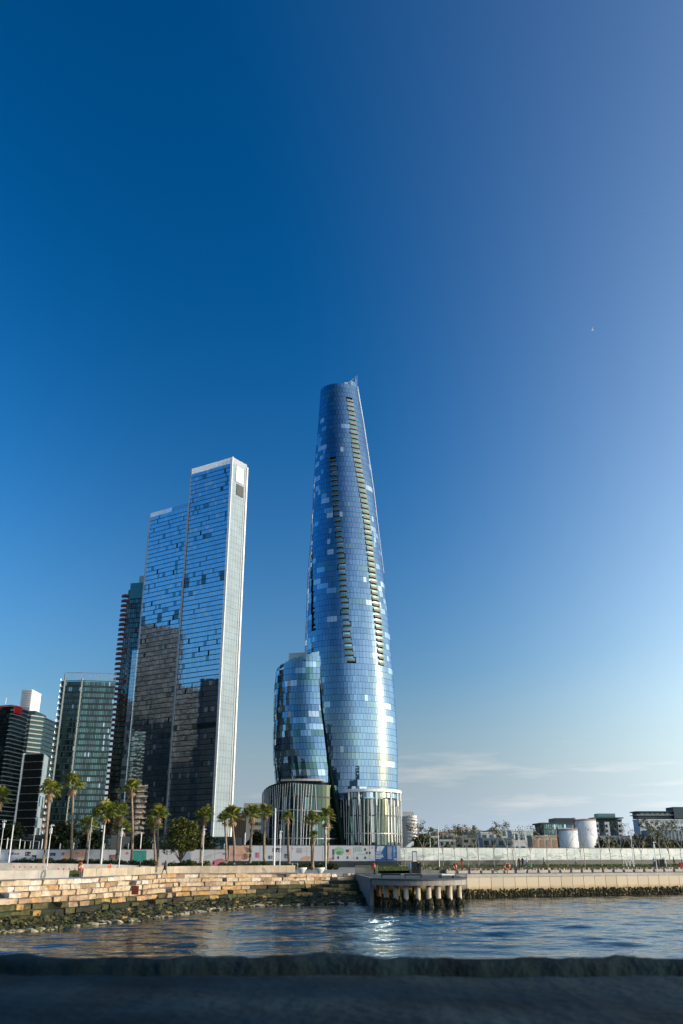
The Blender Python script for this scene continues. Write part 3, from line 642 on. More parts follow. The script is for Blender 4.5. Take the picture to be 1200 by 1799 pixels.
p = atY(246, 1030, 570); MB().prism([(p[0], 566), (p[0] + 8, 564), (p[0] + 8, 580), (p[0], 582)], H5 + 7, atY(246, 1012, 566)[2]).build('plant_room', WHITE_GLASS, t5)
# --- grey green residential block
H4 = atY(113, 1196, 430)[2]; c4 = atz(113, 1196, H4); l4 = atz(104, 1199, H4); r4a = atz(142, 1206, H4); r4b = atz(203, 1219, H4)
l4 = (c4[0] - 3.4, c4[1] + 16)
r4a = (c4[0] + 8.4, c4[1] - .6); r4b = (c4[0] + 25.6, c4[1] + 2.0)
t4 = thing('residential_block', 'broad grey green apartment block with a slatted pergola round its roof', 'apartment block')
MB().prism([l4, (c4[0], c4[1]), r4a, r4b, (r4b[0] * 1.05, r4b[1] * 1.05), (l4[0] - 2, l4[1] + 12)], 2, H4 - .5).build('wall', mat('grey_green_wall', (0.015, 0.028, 0.028), .6), t4)
rg = random.Random(44); nf = 29
fa = MB(); facade(fa, c4, r4a, 3.5, H4, 9, nf, choose(rg, (6, 3, .8)), .1, .95, .3, .004, rg)
facade(fa, r4a, r4b, 3.5, H4, 21, nf, lambda r, c: (rg.choices((0, 1, 2), (3, 4, 0.4))[0] if (c // 3) % 3 != 1 else rg.choices((1, 3), (1, 2))[0]), .1, .95, .3, .01, rg)
fa.build('window_pane', [G_SHADE, G_DARK, G_LITE, G_DTEAL], t4, kind='stuff')
vstrip(t4, 'light_column', (r4a[0] + .6, r4a[1] + .6), 1.3, 3.5, H4 + 1, mat('pale_green_panel', (0.10, 0.14, 0.14), .5), (1, 1), .9, 29)
vstrip(t4, 'light_column', (c4[0] + .2, c4[1]), .8, 3.5, H4 + 3.8, mat('pale_edge', (0.13, 0.17, 0.17), .5), (1, .7), .8)
BAL = mat('balcony_edge', (0.42, 0.46, 0.45), .5)
d4 = Vector((c4[0] - l4[0], c4[1] - l4[1]))
for i in range(nf):
    z = 3.5 + (H4 - 3.5) * (i + 1) / nf
    m1 = MB(); pA, pB = (l4[0] - 2.3, l4[1] - 1), (c4[0] - 1.4, c4[1] - 1.2); m1.hexa([(*pA, z - .25), (*pB, z - .25), (c4[0] + .3, c4[1] + 1, z - .25), (l4[0] + 1, l4[1] + 1, z - .25), (*pA, z), (*pB, z), (c4[0] + .3, c4[1] + 1, z), (l4[0] + 1, l4[1] + 1, z)])
    m1.hexa([(*pA, z), (*pB, z), (pB[0] + .1, pB[1] + .1, z), (pA[0] + .1, pA[1] + .1, z), (*pA, z + .9), (*pB, z + .9), (pB[0] + .1, pB[1] + .1, z + .9), (pA[0] + .1, pA[1] + .1, z + .9)], 1)
    m1.build('balcony', [BAL, G_LITE], t4)
fl4 = MB()
for i in range(nf): 
    z = 3.5 + (H4 - 3.5) * (i + 1) / nf
    for A, B in ((c4, r4a), (r4a, r4b)):
        A, B = Vector(A[:2]), Vector(B[:2]); n = Vector(((B - A).y, -(B - A).x)).normalized(); n = n if n.dot(-A) > 0 else -n
        fl4.hexa([(*(A + n * .45), z - .2), (*(B + n * .45), z - .2), (*B, z - .2), (*A, z - .2), (*(A + n * .45), z + .1), (*(B + n * .45), z + .1), (*B, z + .1), (*A, z + .1)])
fl4.build('floor_edge', mat('floor_edge_grey', (0.035, 0.055, 0.055), .6), t4, kind='stuff')
for A, B, n_ in ((l4, c4, 5), (c4, r4a, 8), (r4a, r4b, 24)):
    for i in range(n_):
        p = Vector(A[:2]).lerp(Vector(B[:2]), (i + .5) / n_); MB().obox((p.x, p.y), .08, .08, H4, H4 + 4.0).build('pergola_post', STEEL, t4)
    a0, b0 = Vector(A[:2]), Vector(B[:2]); MB().tube([(*a0, H4 + 4.0), (*b0, H4 + 4.0)], .14, 4).build('pergola_rail', STEEL, t4)
# --- black glass office
H3 = atY(43, 1328, 380)[2]; c3 = atY(78, 1328, 372); l3 = atz(43, 1326, H3); c3 = atY(77, 1328, l3[1] - 3.5); r3 = (c3[0] * 1.05 + 2.6, c3[1] * 1.05)
t3 = slab_tower('black_office', 'black glass office block with thin pale horizontal lines and a pale right side', (c3[0], c3[1], 0), (l3[0], l3[1], 0), (r3[0], r3[1], 0), H3, 13, 8, 4, [G_BLACK, G_BLACK], (3, 1), (3, 1), seed=3, right_mats=[WHITE_GLASS, G_LITE], gz=.1, cat='office building', core=BLACK)
for i in range(13):
    z = 3.5 + (H3 - 3.5) * (i + 1) / 13; m1 = MB(); A, B = Vector(l3[:2]), Vector(c3[:2]); n = Vector(((B - A).y, -(B - A).x)).normalized(); n = n if n.dot(-A) > 0 else -n
    m1.hexa([(*(A + n * .7), z), (*(B + n * .7), z), (*(B + n * .2), z), (*(A + n * .2), z), (*(A + n * .7), z + .14), (*(B + n * .7), z + .14), (*(B + n * .2), z + .14), (*(A + n * .2), z + .14)]); m1.build('ledge_line', STEEL, t3)
vstrip(t3, 'edge_fin', l3, .6, 3.5, H3 + .5, WHITE, (1, 0), .9)
# --- striped grey office with white plant box
def banded(name, label, corners, z0, zt, nf, m1, m2, part='floor_band', th=.9, cat='office building', over=.5):
    t_ = thing(name, label, cat); cx = sum(p[0] for p in corners) / len(corners); cy = sum(p[1] for p in corners) / len(corners)
    MB().prism(corners, z0, zt).build('wall', m2, t_); fh = (zt - z0) / nf
    big = [(p[0] + over * (1 if p[0] > cx else -1), p[1] + over * (1 if p[1] > cy else -1)) for p in corners]
    for i in range(nf): MB().prism(big, z0 + (i + 1) * fh - th, z0 + (i + 1) * fh + .02 * (i == nf - 1)).build(part, m1, t_)
    return t_
GB = mat('grey_band', (0.36, 0.38, 0.36), .6)
z2 = atY(62, 1256, 520)[2]; xa, xb = atY(22, 1300, 520)[0], atY(67, 1270, 520)[0]
t2 = banded('banded_office', 'grey office tower with closely spaced horizontal bands and stepped top', [(xa, 522), (xb - 5, 520), (xb, 527), (xb, 560), (xa, 560)], 3, z2, 31, GB, G_SHADE, th=.7)
MB().prism([(xa, 530), (xb - 6, 530), (xb - 6, 550), (xa, 550)], z2, z2 + 4).build('roof_storey', G_SHADE, t2)
pb = atY(48, 1211, 620); xs_ = atY(38, 1211, 620)[0], atY(57, 1211, 620)[0]
t2b = thing('rooftop_block', 'white slatted box shaped tower top standing up behind the grey banded office', 'tower')
zc = atY(48, 1256, 620)[2]; MB().prism([(xs_[0], 622), (xs_[1], 620), (xs_[1], 640), (xs_[0], 642)], 3, pb[2]).build('wall', WHITE, t2b)
for i in range(11):
    z = zc + (pb[2] - zc) * (i + .3) / 11; MB().box(xs_[0] + .3, 619.3, z, xs_[1] - .2, 619.9, z + .9).build('louvre', GB if i < 3 else WHITE, t2b)
z1 = atY(0, 1240, 450)[2]; x1 = atY(22, 1242, 450)[0]
t1 = slab_tower('corner_office', 'dark glass office tower cut by the left picture edge with red markings at its top', (x1, 450, 0), (x1 - 32, 462, 0), (x1 + 2.5, 466, 0), z1, 36, 24, 5, [G_SHADE, G_DARK], (1, 3), (1, 1), seed=12, gz=.5, cat='office building')
for i in range(36):
    z = 3.5 + (z1 - 3.5) * (i + 1) / 36; MB().hexa([(x1 - .5, 449, z - .4), (x1 + 1.3, 448.6, z - .4), (x1 + 3.2, 466, z - .4), (x1 + 1, 466, z - .4), (x1 - .5, 449, z), (x1 + 1.3, 448.6, z), (x1 + 3.2, 466, z), (x1 + 1, 466, z)]).build('ledge', GB, t1)
MB().hexa([(x1 - 34, 461.5, z1 - .2), (x1 + .6, 448.9, z1 - .2), (x1 + .6, 449.6, z1 - .2), (x1 - 34, 462, z1 - .2), (x1 - 34, 461.5, z1 + .4), (x1 + .6, 448.9, z1 + .4), (x1 + .6, 449.6, z1 + .4), (x1 - 34, 462, z1 + .4)]).build('red_trim', RED, t1)
sg = MB(); sg.prism([(x1 + .9, 449.5), (x1 + 1.5, 450), (x1 + 2.4, 454), (x1 + 2.4, 458), (x1 + 1.4, 460), (x1 + 1.0, 459)], z1 - 3.6, z1 + .3); sg.build('red_sign', RED, t1)
s2 = MB(); q = atY(4, 1246, 451); s2.hexa([(q[0] - 3, 451.2, q[2] - 1.6), (q[0] - 1.2, 449.7, q[2] - 1.8), (q[0] - 1.2, 450.2, q[2] - 1.8), (q[0] - 3, 451.8, q[2] - 1.6), (q[0] - 2.6, 451.2, q[2] + .6), (q[0] + .5, 448.6, q[2] + .6), (q[0] + .5, 449.1, q[2] + .6), (q[0] - 2.6, 451.8, q[2] + .6)]); s2.build('red_sign', RED, t1)
q = atY(9, 1240, 458); MB().tube([(q[0], 458, z1), (q[0], 458, z1 + 5.5)], .2, 5).build('antenna', WHITE, t1)
# pale balconied block glimpsed between
za = atY(80, 1366, 520)[2]; xa, xb = atY(72, 1400, 520)[0], atY(90, 1400, 520)[0]
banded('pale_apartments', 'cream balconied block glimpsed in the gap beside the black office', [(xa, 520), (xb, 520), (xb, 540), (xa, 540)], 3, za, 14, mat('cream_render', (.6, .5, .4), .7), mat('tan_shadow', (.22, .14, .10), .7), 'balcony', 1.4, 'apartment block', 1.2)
# grey apartments between the slab towers and the curved one
za = atY(445, 1411, 560)[2]; xa, xb = atY(428, 1430, 560)[0], atY(470, 1430, 560)[0]
tg_ = thing('grey_apartments', 'plain grey apartment block seen behind the palms left of the curved tower', 'apartment block'); rg = random.Random(6)
MB().prism([(xa, 560), (xb, 560), (xb, 585), (xa, 585)], 2, za).build('wall', mat('grey_render', (.33, .32, .29), .8), tg_)
for r in range(7):
    for c in range(5):
        x = xa + 1.6 + c * 2.9; z = 5 + r * (za - 6) / 7; MB().box(x, 559.6, z + .6, x + 1.9, 559.9, z + 2.4).build('window', G_SHADE, tg_)
xa, xb = atY(408, 1440, 520)[0], atY(432, 1440, 520)[0]; za = atY(415, 1428, 520)[2]
tb_ = thing('dark_annex', 'low dark slatted building in the gap right of the white side wall', 'building'); MB().prism([(xa, 520), (xb, 520), (xb, 545), (xa, 545)], 2, za).build('wall', DARKGREY, tb_)
for i in range(8): MB().box(xa + .5 + i * 1.05, 519.4, 3, xa + .9 + i * 1.05, 519.9, za - .3 - (i % 3)).build('fin', BRONZE, tb_)

# ------------------------------------------------------------------ the curved twisting tower
ct = thing('curved_tower', 'tall twisting petal shaped blue glass tower tapering to a point', 'tower')
YC = 450
yL = [(688, 563), (740, 559.5), (800, 554), (860, 550), (940, 546), (1000, 541), (1080, 537.5), (1150, 535), (1250, 534), (1400, 536), (1490, 540)]
yR = [(688, 629), (740, 638), (800, 647), (860, 656), (940, 665.5), (1000, 673), (1090, 683), (1180, 690), (1260, 696), (1330, 699), (1400, 698), (1490, 693)]
def tab(l): q = sorted((atY(px, py, YC)[2], atY(px, py, YC)[0]) for py, px in l); return [a for a, _ in q], [b for _, b in q]
LZ, LX = tab(yL); RZ, RX = tab(yR); ZT = LZ[-1]
def ell(z): l, r = interp(z, LZ, LX), interp(z, RZ, RX); return (l + r) / 2, (r - l) / 2, (r - l) / 2 * .86
def sp_(ph, z, k=1.0):
    xc, a, b = ell(z); return (xc + a * k * math.sin(ph), YC - b * k * math.cos(ph), z)
def ph_of(px, z):       # angle on the skin at image column px for height z
    xc, a, b = ell(z); y = YC - b * .9
    for _ in range(3):
        depth = y * CT + (z - CZ) * ST; x = (px - 600) * depth / FPX; s_ = max(-.999, min(.999, (x - xc) / a)); y = YC - b * math.sqrt(1 - s_ * s_)
    return math.asin(s_)
def zrow(py): return atY(0, py, 435)[2]
slots = [dict(y=[803, 860, 900, 1000, 1100, 1166], l=[579, 583, 586, 594.5, 601.5, 609], r=[590.5, 594, 597, 607, 615, 624], m=BRONZE, o=1.0),
         dict(y=[693, 800, 900, 1000, 1100, 1169], l=[609, 620.5, 637, 647.5, 659.5, 666], r=[620, 633, 648.5, 658.5, 671, 674], m=TAN, o=1.035),
         dict(y=[938, 1000, 1050, 1108], l=[546.5, 545.5, 546, 547], r=[549, 550, 551.5, 554], m=DARKGREY, o=.97)]
def slot_px(s, z):
    if 'zz' not in s:
        q = sorted((zrow(y), l, r) for y, l, r in zip(s['y'], s['l'], s['r'])); s['zz'] = [a[0] for a in q]; s['ll'] = [a[1] for a in q]; s['rr'] = [a[2] for a in q]
    if z < s['zz'][0] or z > s['zz'][-1]: return None
    return ph_of(interp(z, s['zz'], s['ll']) + .8, z), ph_of(interp(z, s['zz'], s['rr']) - .8, z)
FH = 3.15; rows = int((ZT - 30) / FH) + 1
APEX = atY(624, 664, YC)[2]
def ztop(ph):           # the right hand petal carries on up to a point
    ph0 = 0.35
    if ph < ph0: return ZT - 0.8
    return ZT + (APEX - ZT) * min(1, (ph - ph0) / (1.35 - ph0)) ** 1.2
panes = []; rg = random.Random(21)
z = 30.0
while z < APEX:
    zz = min(z, ZT - .1); xc, a, b = ell(zz); per = 2 * math.pi * a * .93; n = max(16, round(per / 1.75)); dph = 2 * math.pi / n
    sl = [slot_px(s, z + FH / 2) for s in slots]; grp = 0
    for k in range(n):
        p0 = -math.pi + k * dph + (0.5 * dph if int(z / FH) % 2 and z < 90 else 0); p1 = p0 + dph; pm = (p0 + p1) / 2
        if pm > math.pi: pm -= 2 * math.pi; p0 -= 2 * math.pi; p1 -= 2 * math.pi
        if abs(pm) > 2.0: continue
        if z + FH > ztop(pm) + 1.5: continue
        if any(s and s[0] < pm < s[1] for s in sl): continue
        for s in sl:      # trim panes against the slots
            if s:
                if p0 < s[0] < p1: p1 = s[0]
                if p0 < s[1] < p1: p0 = s[1]
        if grp <= 0 or rg.random() < .35:
            grp = rg.randint(1, 4); wt = (12, 1.4, .5, 1.4) if -0.45 < pm < .35 else (7, 3, 1.1, 1.0)  # darker centre, paler sides: reflected sky tones put into the pane choice
            if z > ZT: wt = (6, 4, 0, 0)
            gm_ = rg.choices((0, 1, 2, 3), wt)[0]
            nv = mnoise.noise((pm * 6.0, z * .02, 3.1)) + (.12 if pm < -.5 else 0)
            if nv < .2 and gm_ in (1, 2) and rg.random() < .93: gm_ = 0
            if nv < -.04 and gm_ == 0: gm_ = 4
        grp -= 1; panes.append((z, p0, p1, gm_))
    z += FH
def pane_mesh(mb, pn, mi):
    z, p0, p1, _ = pn; g_ = .05; tx = rg.gauss(0, .008); tz = rg.gauss(0, .006); zz0, zz1 = z + .07, min(z + FH - .07, z + FH)
    def S(ph, z_, k=1.0): return Vector(sp_(ph, min(z_, ZT), k)[:2] + (z_,))
    dp = (p1 - p0) * .025
    P = [S(p0 + dp, zz0), S(p1 - dp, zz0), S(p1 - dp, zz1), S(p0 + dp, zz1)]; pm = (p0 + p1) / 2; n = Vector((math.sin(pm), -math.cos(pm), 0))
    w2 = (P[1] - P[0]).length / 2
    for i, (sx, sz) in enumerate(((-1, -1), (1, -1), (1, 1), (-1, 1))): P[i] = P[i] + n * (sx * tx * w2 + sz * tz * FH / 2)
    B = [p - n * .22 for p in P]; mb.add(P + B, [(0, 1, 2, 3), (0, 4, 5, 1), (1, 5, 6, 2), (2, 6, 7, 3), (3, 7, 4, 0)], mi)
G_DEEP = glass('glass_deep_blue', (0.009, 0.028, 0.055), (0.44, 0.64, 0.90), 0.28, 0.03, 0.3)
CG = [G_BLUE, G_LITE, G_PALE, G_TEAL, G_DEEP]
vis_o = sorted(range(len(panes)), key=lambda i: (not (-0.42 < (panes[i][1] + panes[i][2]) / 2 < 1.25), panes[i][0]))
big = MB()
for k, i in enumerate(vis_o):
    pn = panes[i]
    if k < 300: m1 = MB(); pane_mesh(m1, pn, 0); m1.build('glass_pane', CG[pn[3]], ct)
    else: pane_mesh(big, pn, pn[3])
big.build('upper_glass_panes', CG, ct, kind='stuff')
core = MB(); vs_ = []; lev = [3 + (ZT - 4.5) * i / 40 for i in range(41)]; M_ = 40
for z in lev:
    for k in range(M_): t = 2 * math.pi * k / M_; q = sp_(t, max(z, LZ[0]), .90 if z > 30 else .8); vs_.append((q[0], q[1], z))
fs = [(i * M_ + k, i * M_ + (k + 1) % M_, (i + 1) * M_ + (k + 1) % M_, (i + 1) * M_ + k) for i in range(40) for k in range(M_)] + [tuple(range(40 * M_, 41 * M_))]
core.add(vs_, fs); core.build('wall', mat('tower_core', (.015, .025, .03), .5), ct, True)
def arc_slab(p0, p1, z, ki, ko, th, n=4):
    a = [sp_(p0 + (p1 - p0) * i / n, z, ko)[:2] for i in range(n + 1)]; b = [sp_(p1 + (p0 - p1) * i / n, z, ki)[:2] for i in range(n + 1)]
    return MB().prism(a + b, z - th, z)
for si, s in enumerate(slots):
    slot_px(s, 0); z = math.ceil(s['zz'][0] / FH) * FH
    # openings between storeys
    while z < s['zz'][-1]:
        q = slot_px(s, z)
        if q:
            bal = arc_slab(q[0] - .02, q[1] + .02, z, .86, s['o'], .55 if si != 1 else 1.15).build('balcony', s['m'], ct)
            if s['zz'][0] < z + 1.2 < s['zz'][-1]:
                q1 = slot_px(s, z + .6) or q
                arc_slab(q1[0] - .015, q1[1] + .015, z + 1.1, s['o'] - .012, s['o'] - .006, 1.05).build('balustrade', G_DTEAL if rg.random() < .6 else G_TEAL, bal)
                arc_slab(q1[0] - .03, q1[1] + .03, z + 2.58, .925, .935, 2.56).build('balcony_door', rg.choice([G_BLUE, G_BLUE, G_TEAL, G_LITE, G_DTEAL]), bal)
        z += FH
# white edge trim up the right petal to the apex, roof equipment
tr = []
for i in range(30):
    z = 150 + (APEX - 150) * i / 29; q = sp_(1.45, min(z, ZT), 1.01); x = q[0]
    if z > ZT: x = q[0] + (atY(625, 664, YC)[0] - q[0]) * ((z - ZT) / (APEX - ZT))
    tr.append((x, q[1], z))
MB().tube(tr, [.12 + .22 * (i / 29) for i in range(30)], 5).build('edge_trim', WHITE, ct)
q0 = sp_(.35, ZT, 1.0); MB().tube([q0[:2] + (ZT - .6,), tr[-1]], .15, 5).build('edge_trim', STEEL, ct)
bm = MB(); x, y, z = atY(613, 676, YC); bm.box(x - 1.6, y - 1, ZT - 1, x + 1.2, y + 2, z - .4, 0); bm.tube([(x - 3.4, y, z - 2.5), (x - .5, y, z + 1.6), (x + 2.4, y, z + .3)], .4, 5, 1); bm.tube([(x, y, z - 1), (x + 1.6, y, z + 1.8)], .35, 5, 1); bm.box(x - 2.6, y - .6, z + .1, x - 1, y + 1, z + 1.3, 1)
bm.build('roof_crane', [TAN, WHITE], ct)
rf = MB(); pts = [sp_(-1.9 + i * .2, ZT, .97)[:2] for i in range(20)]; rf.prism(pts, ZT - 2.2, ZT - 1.0); rf.build('roof', DARKGREY, ct)
# --- lower curved wing on the left
wg = thing('curved_wing', 'lower curved glass wing attached to the left of the tall curved tower', 'hotel wing')
wL = [(1150, 484), (1175, 483), (1230, 481), (1290, 479.5), (1340, 480), (1378, 484)]
wR = [(1150, 600), (1250, 606), (1340, 620), (1400, 634)]
WLZ, WLX = tab(wL); WRZ, WRX = tab(wR)
sm = [(1180, 562.5), (1240, 564.5), (1290, 571), (1350, 578.5), (1385, 583)]
q = sorted((zrow(a), b) for a, b in sm); SZ, SX = [a[0] for a in q], [a[1] for a in q]
def well(z):
    l, r = interp(z, WLZ, WLX), interp(z, WRZ, WRX); xc, a = (l + r) / 2, (r - l) / 2
    p = ph_of(interp(z, SZ, SX), z); x, y, _ = sp_(p, z); s_ = max(-.95, min(.95, (x - xc) / a)); return xc, a, (YC - y) / math.sqrt(1 - s_ * s_), math.asin(s_)
def wsp(ph, z, k=1.0, zc=None):
    xc, a, b, _ = well(zc if zc is not None else z); return (xc + a * k * math.sin(ph), YC - b * k * math.cos(ph), z)
ZW0 = zrow(1376); ZWL, ZWR = zrow(1174), zrow(1150)
def wtop(ph): return ZWL + (ZWR - ZWL) * max(0, min(1, (ph + 1.2) / 1.6))
wp = []; z = ZW0
while z < ZWR:
    xc, a, b, ps = well(z + FH / 2); n = round(2 * math.pi * (a + b) / 2 / 1.8); dph = 2 * math.pi / n; grp = 0
    for k in range(n):
        p0 = -math.pi + k * dph; p1 = p0 + dph; pm = (p0 + p1) / 2
        if pm < -1.9 or pm > ps + .12 or z + FH * .6 > wtop(pm): continue
        if grp <= 0: grp = rg.randint(1, 4); gm_ = rg.choices((0, 1, 2, 3, 4), (6, 1.6, .5, 3, 1.6 if z < ZWL * .75 else .2))[0] if not (ZWL - 9 < z < ZWL - 5 and -.5 < pm < .1) else 4  # more dark panes low down: reflections of neighbouring buildings put into glass colour
        grp -= 1; wp.append((z, p0, p1, gm_))
    z += FH
wb = MB()
def wing_pane(mb, pn, mi):
    z, p0, p1, _ = pn; tx = rg.gauss(0, .012); tz = rg.gauss(0, .008); dp = (p1 - p0) * .03; z1_ = min(z + FH - .08, wtop((p0 + p1) / 2) - .05)
    P = [Vector(wsp(a_, b_)) for a_, b_ in ((p0 + dp, z + .08), (p1 - dp, z + .08), (p1 - dp, z1_), (p0 + dp, z1_))]; pm = (p0 + p1) / 2; n = Vector((math.sin(pm), -math.cos(pm), 0)); w2 = (P[1] - P[0]).length / 2
    for i, (sx, sz) in enumerate(((-1, -1), (1, -1), (1, 1), (-1, 1))): P[i] = P[i] + n * (sx * tx * w2 + sz * tz * FH / 2)
    B = [p - n * .22 for p in P]; mb.add(P + B, [(0, 1, 2, 3), (0, 4, 5, 1), (1, 5, 6, 2), (2, 6, 7, 3), (3, 7, 4, 0)], mi)
for k, i in enumerate(sorted(range(len(wp)), key=lambda i: (not abs((wp[i][1] + wp[i][2]) / 2) < .9, wp[i][0]))):
    pn = wp[i]
    if k < 300: m1 = MB(); wing_pane(m1, pn, 0); m1.build('glass_pane', (CG[:4] + [G_DTEAL])[pn[3]], wg)
    else: wing_pane(wb, pn, pn[3])
wb.build('upper_glass_panes', CG[:4] + [G_DTEAL], wg, kind='stuff')
core = MB(); vs_ = []; L_ = 16
for i in range(L_ + 1):
    for k in range(M_):
        t = 2 * math.pi * k / M_; pm = t if t < math.pi else t - 2 * math.pi; z = 4 + (wtop(pm) - 1.2 - 4) * i / L_; q = wsp(t, z, .95, max(z, ZW0)); vs_.append(q)
fs = [(i * M_ + k, i * M_ + (k + 1) % M_, (i + 1) * M_ + (k + 1) % M_, (i + 1) * M_ + k) for i in range(L_) for k in range(M_)] + [tuple(range(L_ * M_, (L_ + 1) * M_))]
core.add(vs_, fs); core.build('wall', CORE_BLUE, wg, True)
par = MB(); n_ = 46; w0, w1 = -1.7, .35
for i in range(n_):
    p0, p1 = w0 + (w1 - w0) * i / n_, w0 + (w1 - w0) * (i + .92) / n_; za = wtop(p0)
    A, B = wsp(p0, za, .96, ZWL), wsp(p1, za, .96, ZWL); A2, B2 = wsp(p0, za, .955, ZWL), wsp(p1, za, .955, ZWL); h = 1.5 + rg.random() * .8
    par.hexa([A, B, B2, A2, (A[0], A[1], za + h), (B[0], B[1], za + h), (B2[0], B2[1], za + h), (A2[0], A2[1], za + h)])
par.build('roof_screen', G_TEAL, wg, kind='stuff')
x, y, z = atY(528, 1152, YC - 5); pr = MB(); pr.prism([(x - 6, y - 3), (x + 4, y - 5), (x + 4, y + 4), (x - 6, y + 4)], z - 4, z + .8); pr.build('plant_room', WHITE_GLASS, wg)
# --- dark tube laid along the crease between the wing and the tower
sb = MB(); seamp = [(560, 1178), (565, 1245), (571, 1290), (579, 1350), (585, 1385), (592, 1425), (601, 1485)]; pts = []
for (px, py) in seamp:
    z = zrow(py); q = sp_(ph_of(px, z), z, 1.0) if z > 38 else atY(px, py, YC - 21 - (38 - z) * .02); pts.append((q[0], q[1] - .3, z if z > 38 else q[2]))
sb.tube(pts, [.3, .35, .4, .6, 1.0, 1.7, 1.9], 6); sb.build('seam_tube', mat('seam_dark', (.004, .01, .009), .9, spec=.02), ct, True)

FIN = mat('fin_white', (.50, .50, .49), .5)
G_POD = glass('podium_glass', (.006, .016, .015), (.45, .65, .62), .06, .04)
# --- podium left and right with white fins
def podium(name, label, pxl, pxr, b, Yc, z0, zt_fn, nfloor, fin_rng, nfin, seed, mats, wts, cat='podium'):
    rg_ = random.Random(seed); t_ = thing(name, label, cat); l = atY(pxl, 1450, Yc)[0]; r = atY(pxr, 1450, Yc)[0]; xc, a = (l + r) / 2, (r - l) / 2
    def S(ph, z, k=1.0): return (xc + a * k * math.sin(ph), Yc - b * k * math.cos(ph), z)
    cm = MB(); M2 = 36; v = [S(2 * math.pi * k / M2, z0 - 1, .9) for k in range(M2)]; v += [S(2 * math.pi * k / M2, zt_fn(-math.pi + 2 * math.pi * ((k / M2 + .5) % 1)) - .5, .9) for k in range(M2)]
    cm.add(v, [(k, (k + 1) % M2, M2 + (k + 1) % M2, M2 + k) for k in range(M2)] + [tuple(range(M2, 2 * M2))]); cm.build('wall', CORE, t_)
    gb = MB(); n = 34; dph = math.pi / n * 1.1
    for f in range(nfloor):
        for k in range(n):
            p0 = -math.pi * .55 + k * dph; p1 = p0 + dph; pm = (p0 + p1) / 2; zt = zt_fn(pm); fh = (zt - z0) / nfloor; za, zb = z0 + f * fh + .5, z0 + (f + 1) * fh - .15
            P = [Vector(S(p0 + .004, za)), Vector(S(p1 - .004, za)), Vector(S(p1 - .004, zb)), Vector(S(p0 + .004, zb))]; nn = Vector((math.sin(pm), -math.cos(pm), 0)); tx = rg_.gauss(0, .02)
            P = [p + nn * tx * s for p, s in zip(P, (-1, 1, 1, -1))]; B = [p - nn * .2 for p in P]
            gb.add(P + B, [(0, 1, 2, 3), (0, 4, 5, 1), (1, 5, 6, 2), (2, 6, 7, 3), (3, 7, 4, 0)], rg_.choices(range(len(mats)), wts)[0])
    gb.build('glass_pane', mats, t_, kind='stuff')
    for f in range(1, nfloor):
        pts = [S(-math.pi * .55 + i * .1, 0, 1.012) for i in range(35)]; inn = [S(-math.pi * .55 + i * .1, 0, .93) for i in range(35)][::-1]
        fh = lambda ph: z0 + f * (zt_fn(ph) - z0) / nfloor; phs = [-math.pi * .55 + i * .1 for i in range(35)]; allp = phs + phs[::-1]
        MB().prism([p[:2] for p in pts + inn], lambda i: fh(allp[i]) - .15, lambda i: fh(allp[i]) + .32).build('floor_slab', STEEL if f % 2 else DARKGREY, t_)
    for i in range(nfin):
        p0 = fin_rng[0] + (fin_rng[1] - fin_rng[0]) * (i + .5) / nfin; dl = rg_.uniform(-.07, .07) if abs(p0) < 1.1 else rg_.uniform(-.03, .03)
        zt = zt_fn(p0); pts = []
        for j in range(8):
            u = j / 7; e_ = u ** 1.6; pts.append(S(p0 + dl * (1 - e_), z0 + 1.5 + (zt - z0 - 2.0) * u, 1.05))
        MB().tube(pts, .14, 5).build('facade_fin', FIN, t_)
    return t_, S
zl = atY(464, 1396, 445)[2]; zm = atY(500, 1376, 425)[2]; zr_ = atY(570, 1378, 425)[2]
tl, SL_ = podium('left_podium', 'flared glass podium with slanted white fins below the lower curved wing', 463, 612, 22, 446, 6.5,
                 lambda ph: interp(ph, [-1.6, -1.2, -.75, -.35, .3], [zl, zl + 2.0, zm - .4, zm + .6, zr_]), 5, (-1.55, .26), 30, 31, [G_POD, G_TEAL, G_DTEAL, G_SHADE], (9, .3, .8, .8), 'podium')
gd = MB()
for i in range(330):
    ph = rng.uniform(-1.6, -.1); zz = interp(ph, [-1.6, -1.2, -.75, -.35, .3], [zl, zl + 2.0, zm - .4, zm + .6, zr_]); q = SL_(ph, zz, rng.uniform(.9, 1.0)); r = rng.uniform(.3, .8)
    gd.ball((q[0], q[1], q[2] + .2), (r, r, r * .8), 5, 4, 0, .3, rng)
gd.build('roof_planting', mat('dark_planting', (.02, .03, .012), .9, var=.4), tl, kind='stuff')
pts = [SL_(-.55 + i * .1, 0, 1.06) for i in range(11)]; MB().prism([p[:2] for p in pts + [SL_(.45 - i * .1, 0, .9) for i in range(11)]], zm + 1.0, zm + 1.9).build('canopy', CONC_L, tl)
pts = [SL_(-.9 + i * .12, 0, 1.08) for i in range(15)]; MB().prism([p[:2] for p in pts + [SL_(.78 - i * .12, 0, .95) for i in range(15)]], 9.0, 9.8).build('entrance_canopy', WHITE, tl)
zr0 = atY(640, 1402, 424)[2]; zr1 = atY(640, 1390, 424)[2]
tr_, SR_ = podium('right_podium', 'glass podium with slanted white fins under a thin white canopy at the tower foot', 590, 703, 19, 444, 7.0, lambda ph: zr0, 3, (-1.1, 1.62), 24, 33, [G_POD, G_DTEAL, G_SHADE, G_TEAL], (9, .8, 1.2, .3), 'podium')
pts = [SR_(-1.45 + i * .12, 0, 1.07)[:2] for i in range(27)]; MB().prism(pts, zr1 - .1, zr1 + 1.2).build('canopy', WHITE, tr_)
gb = MB()
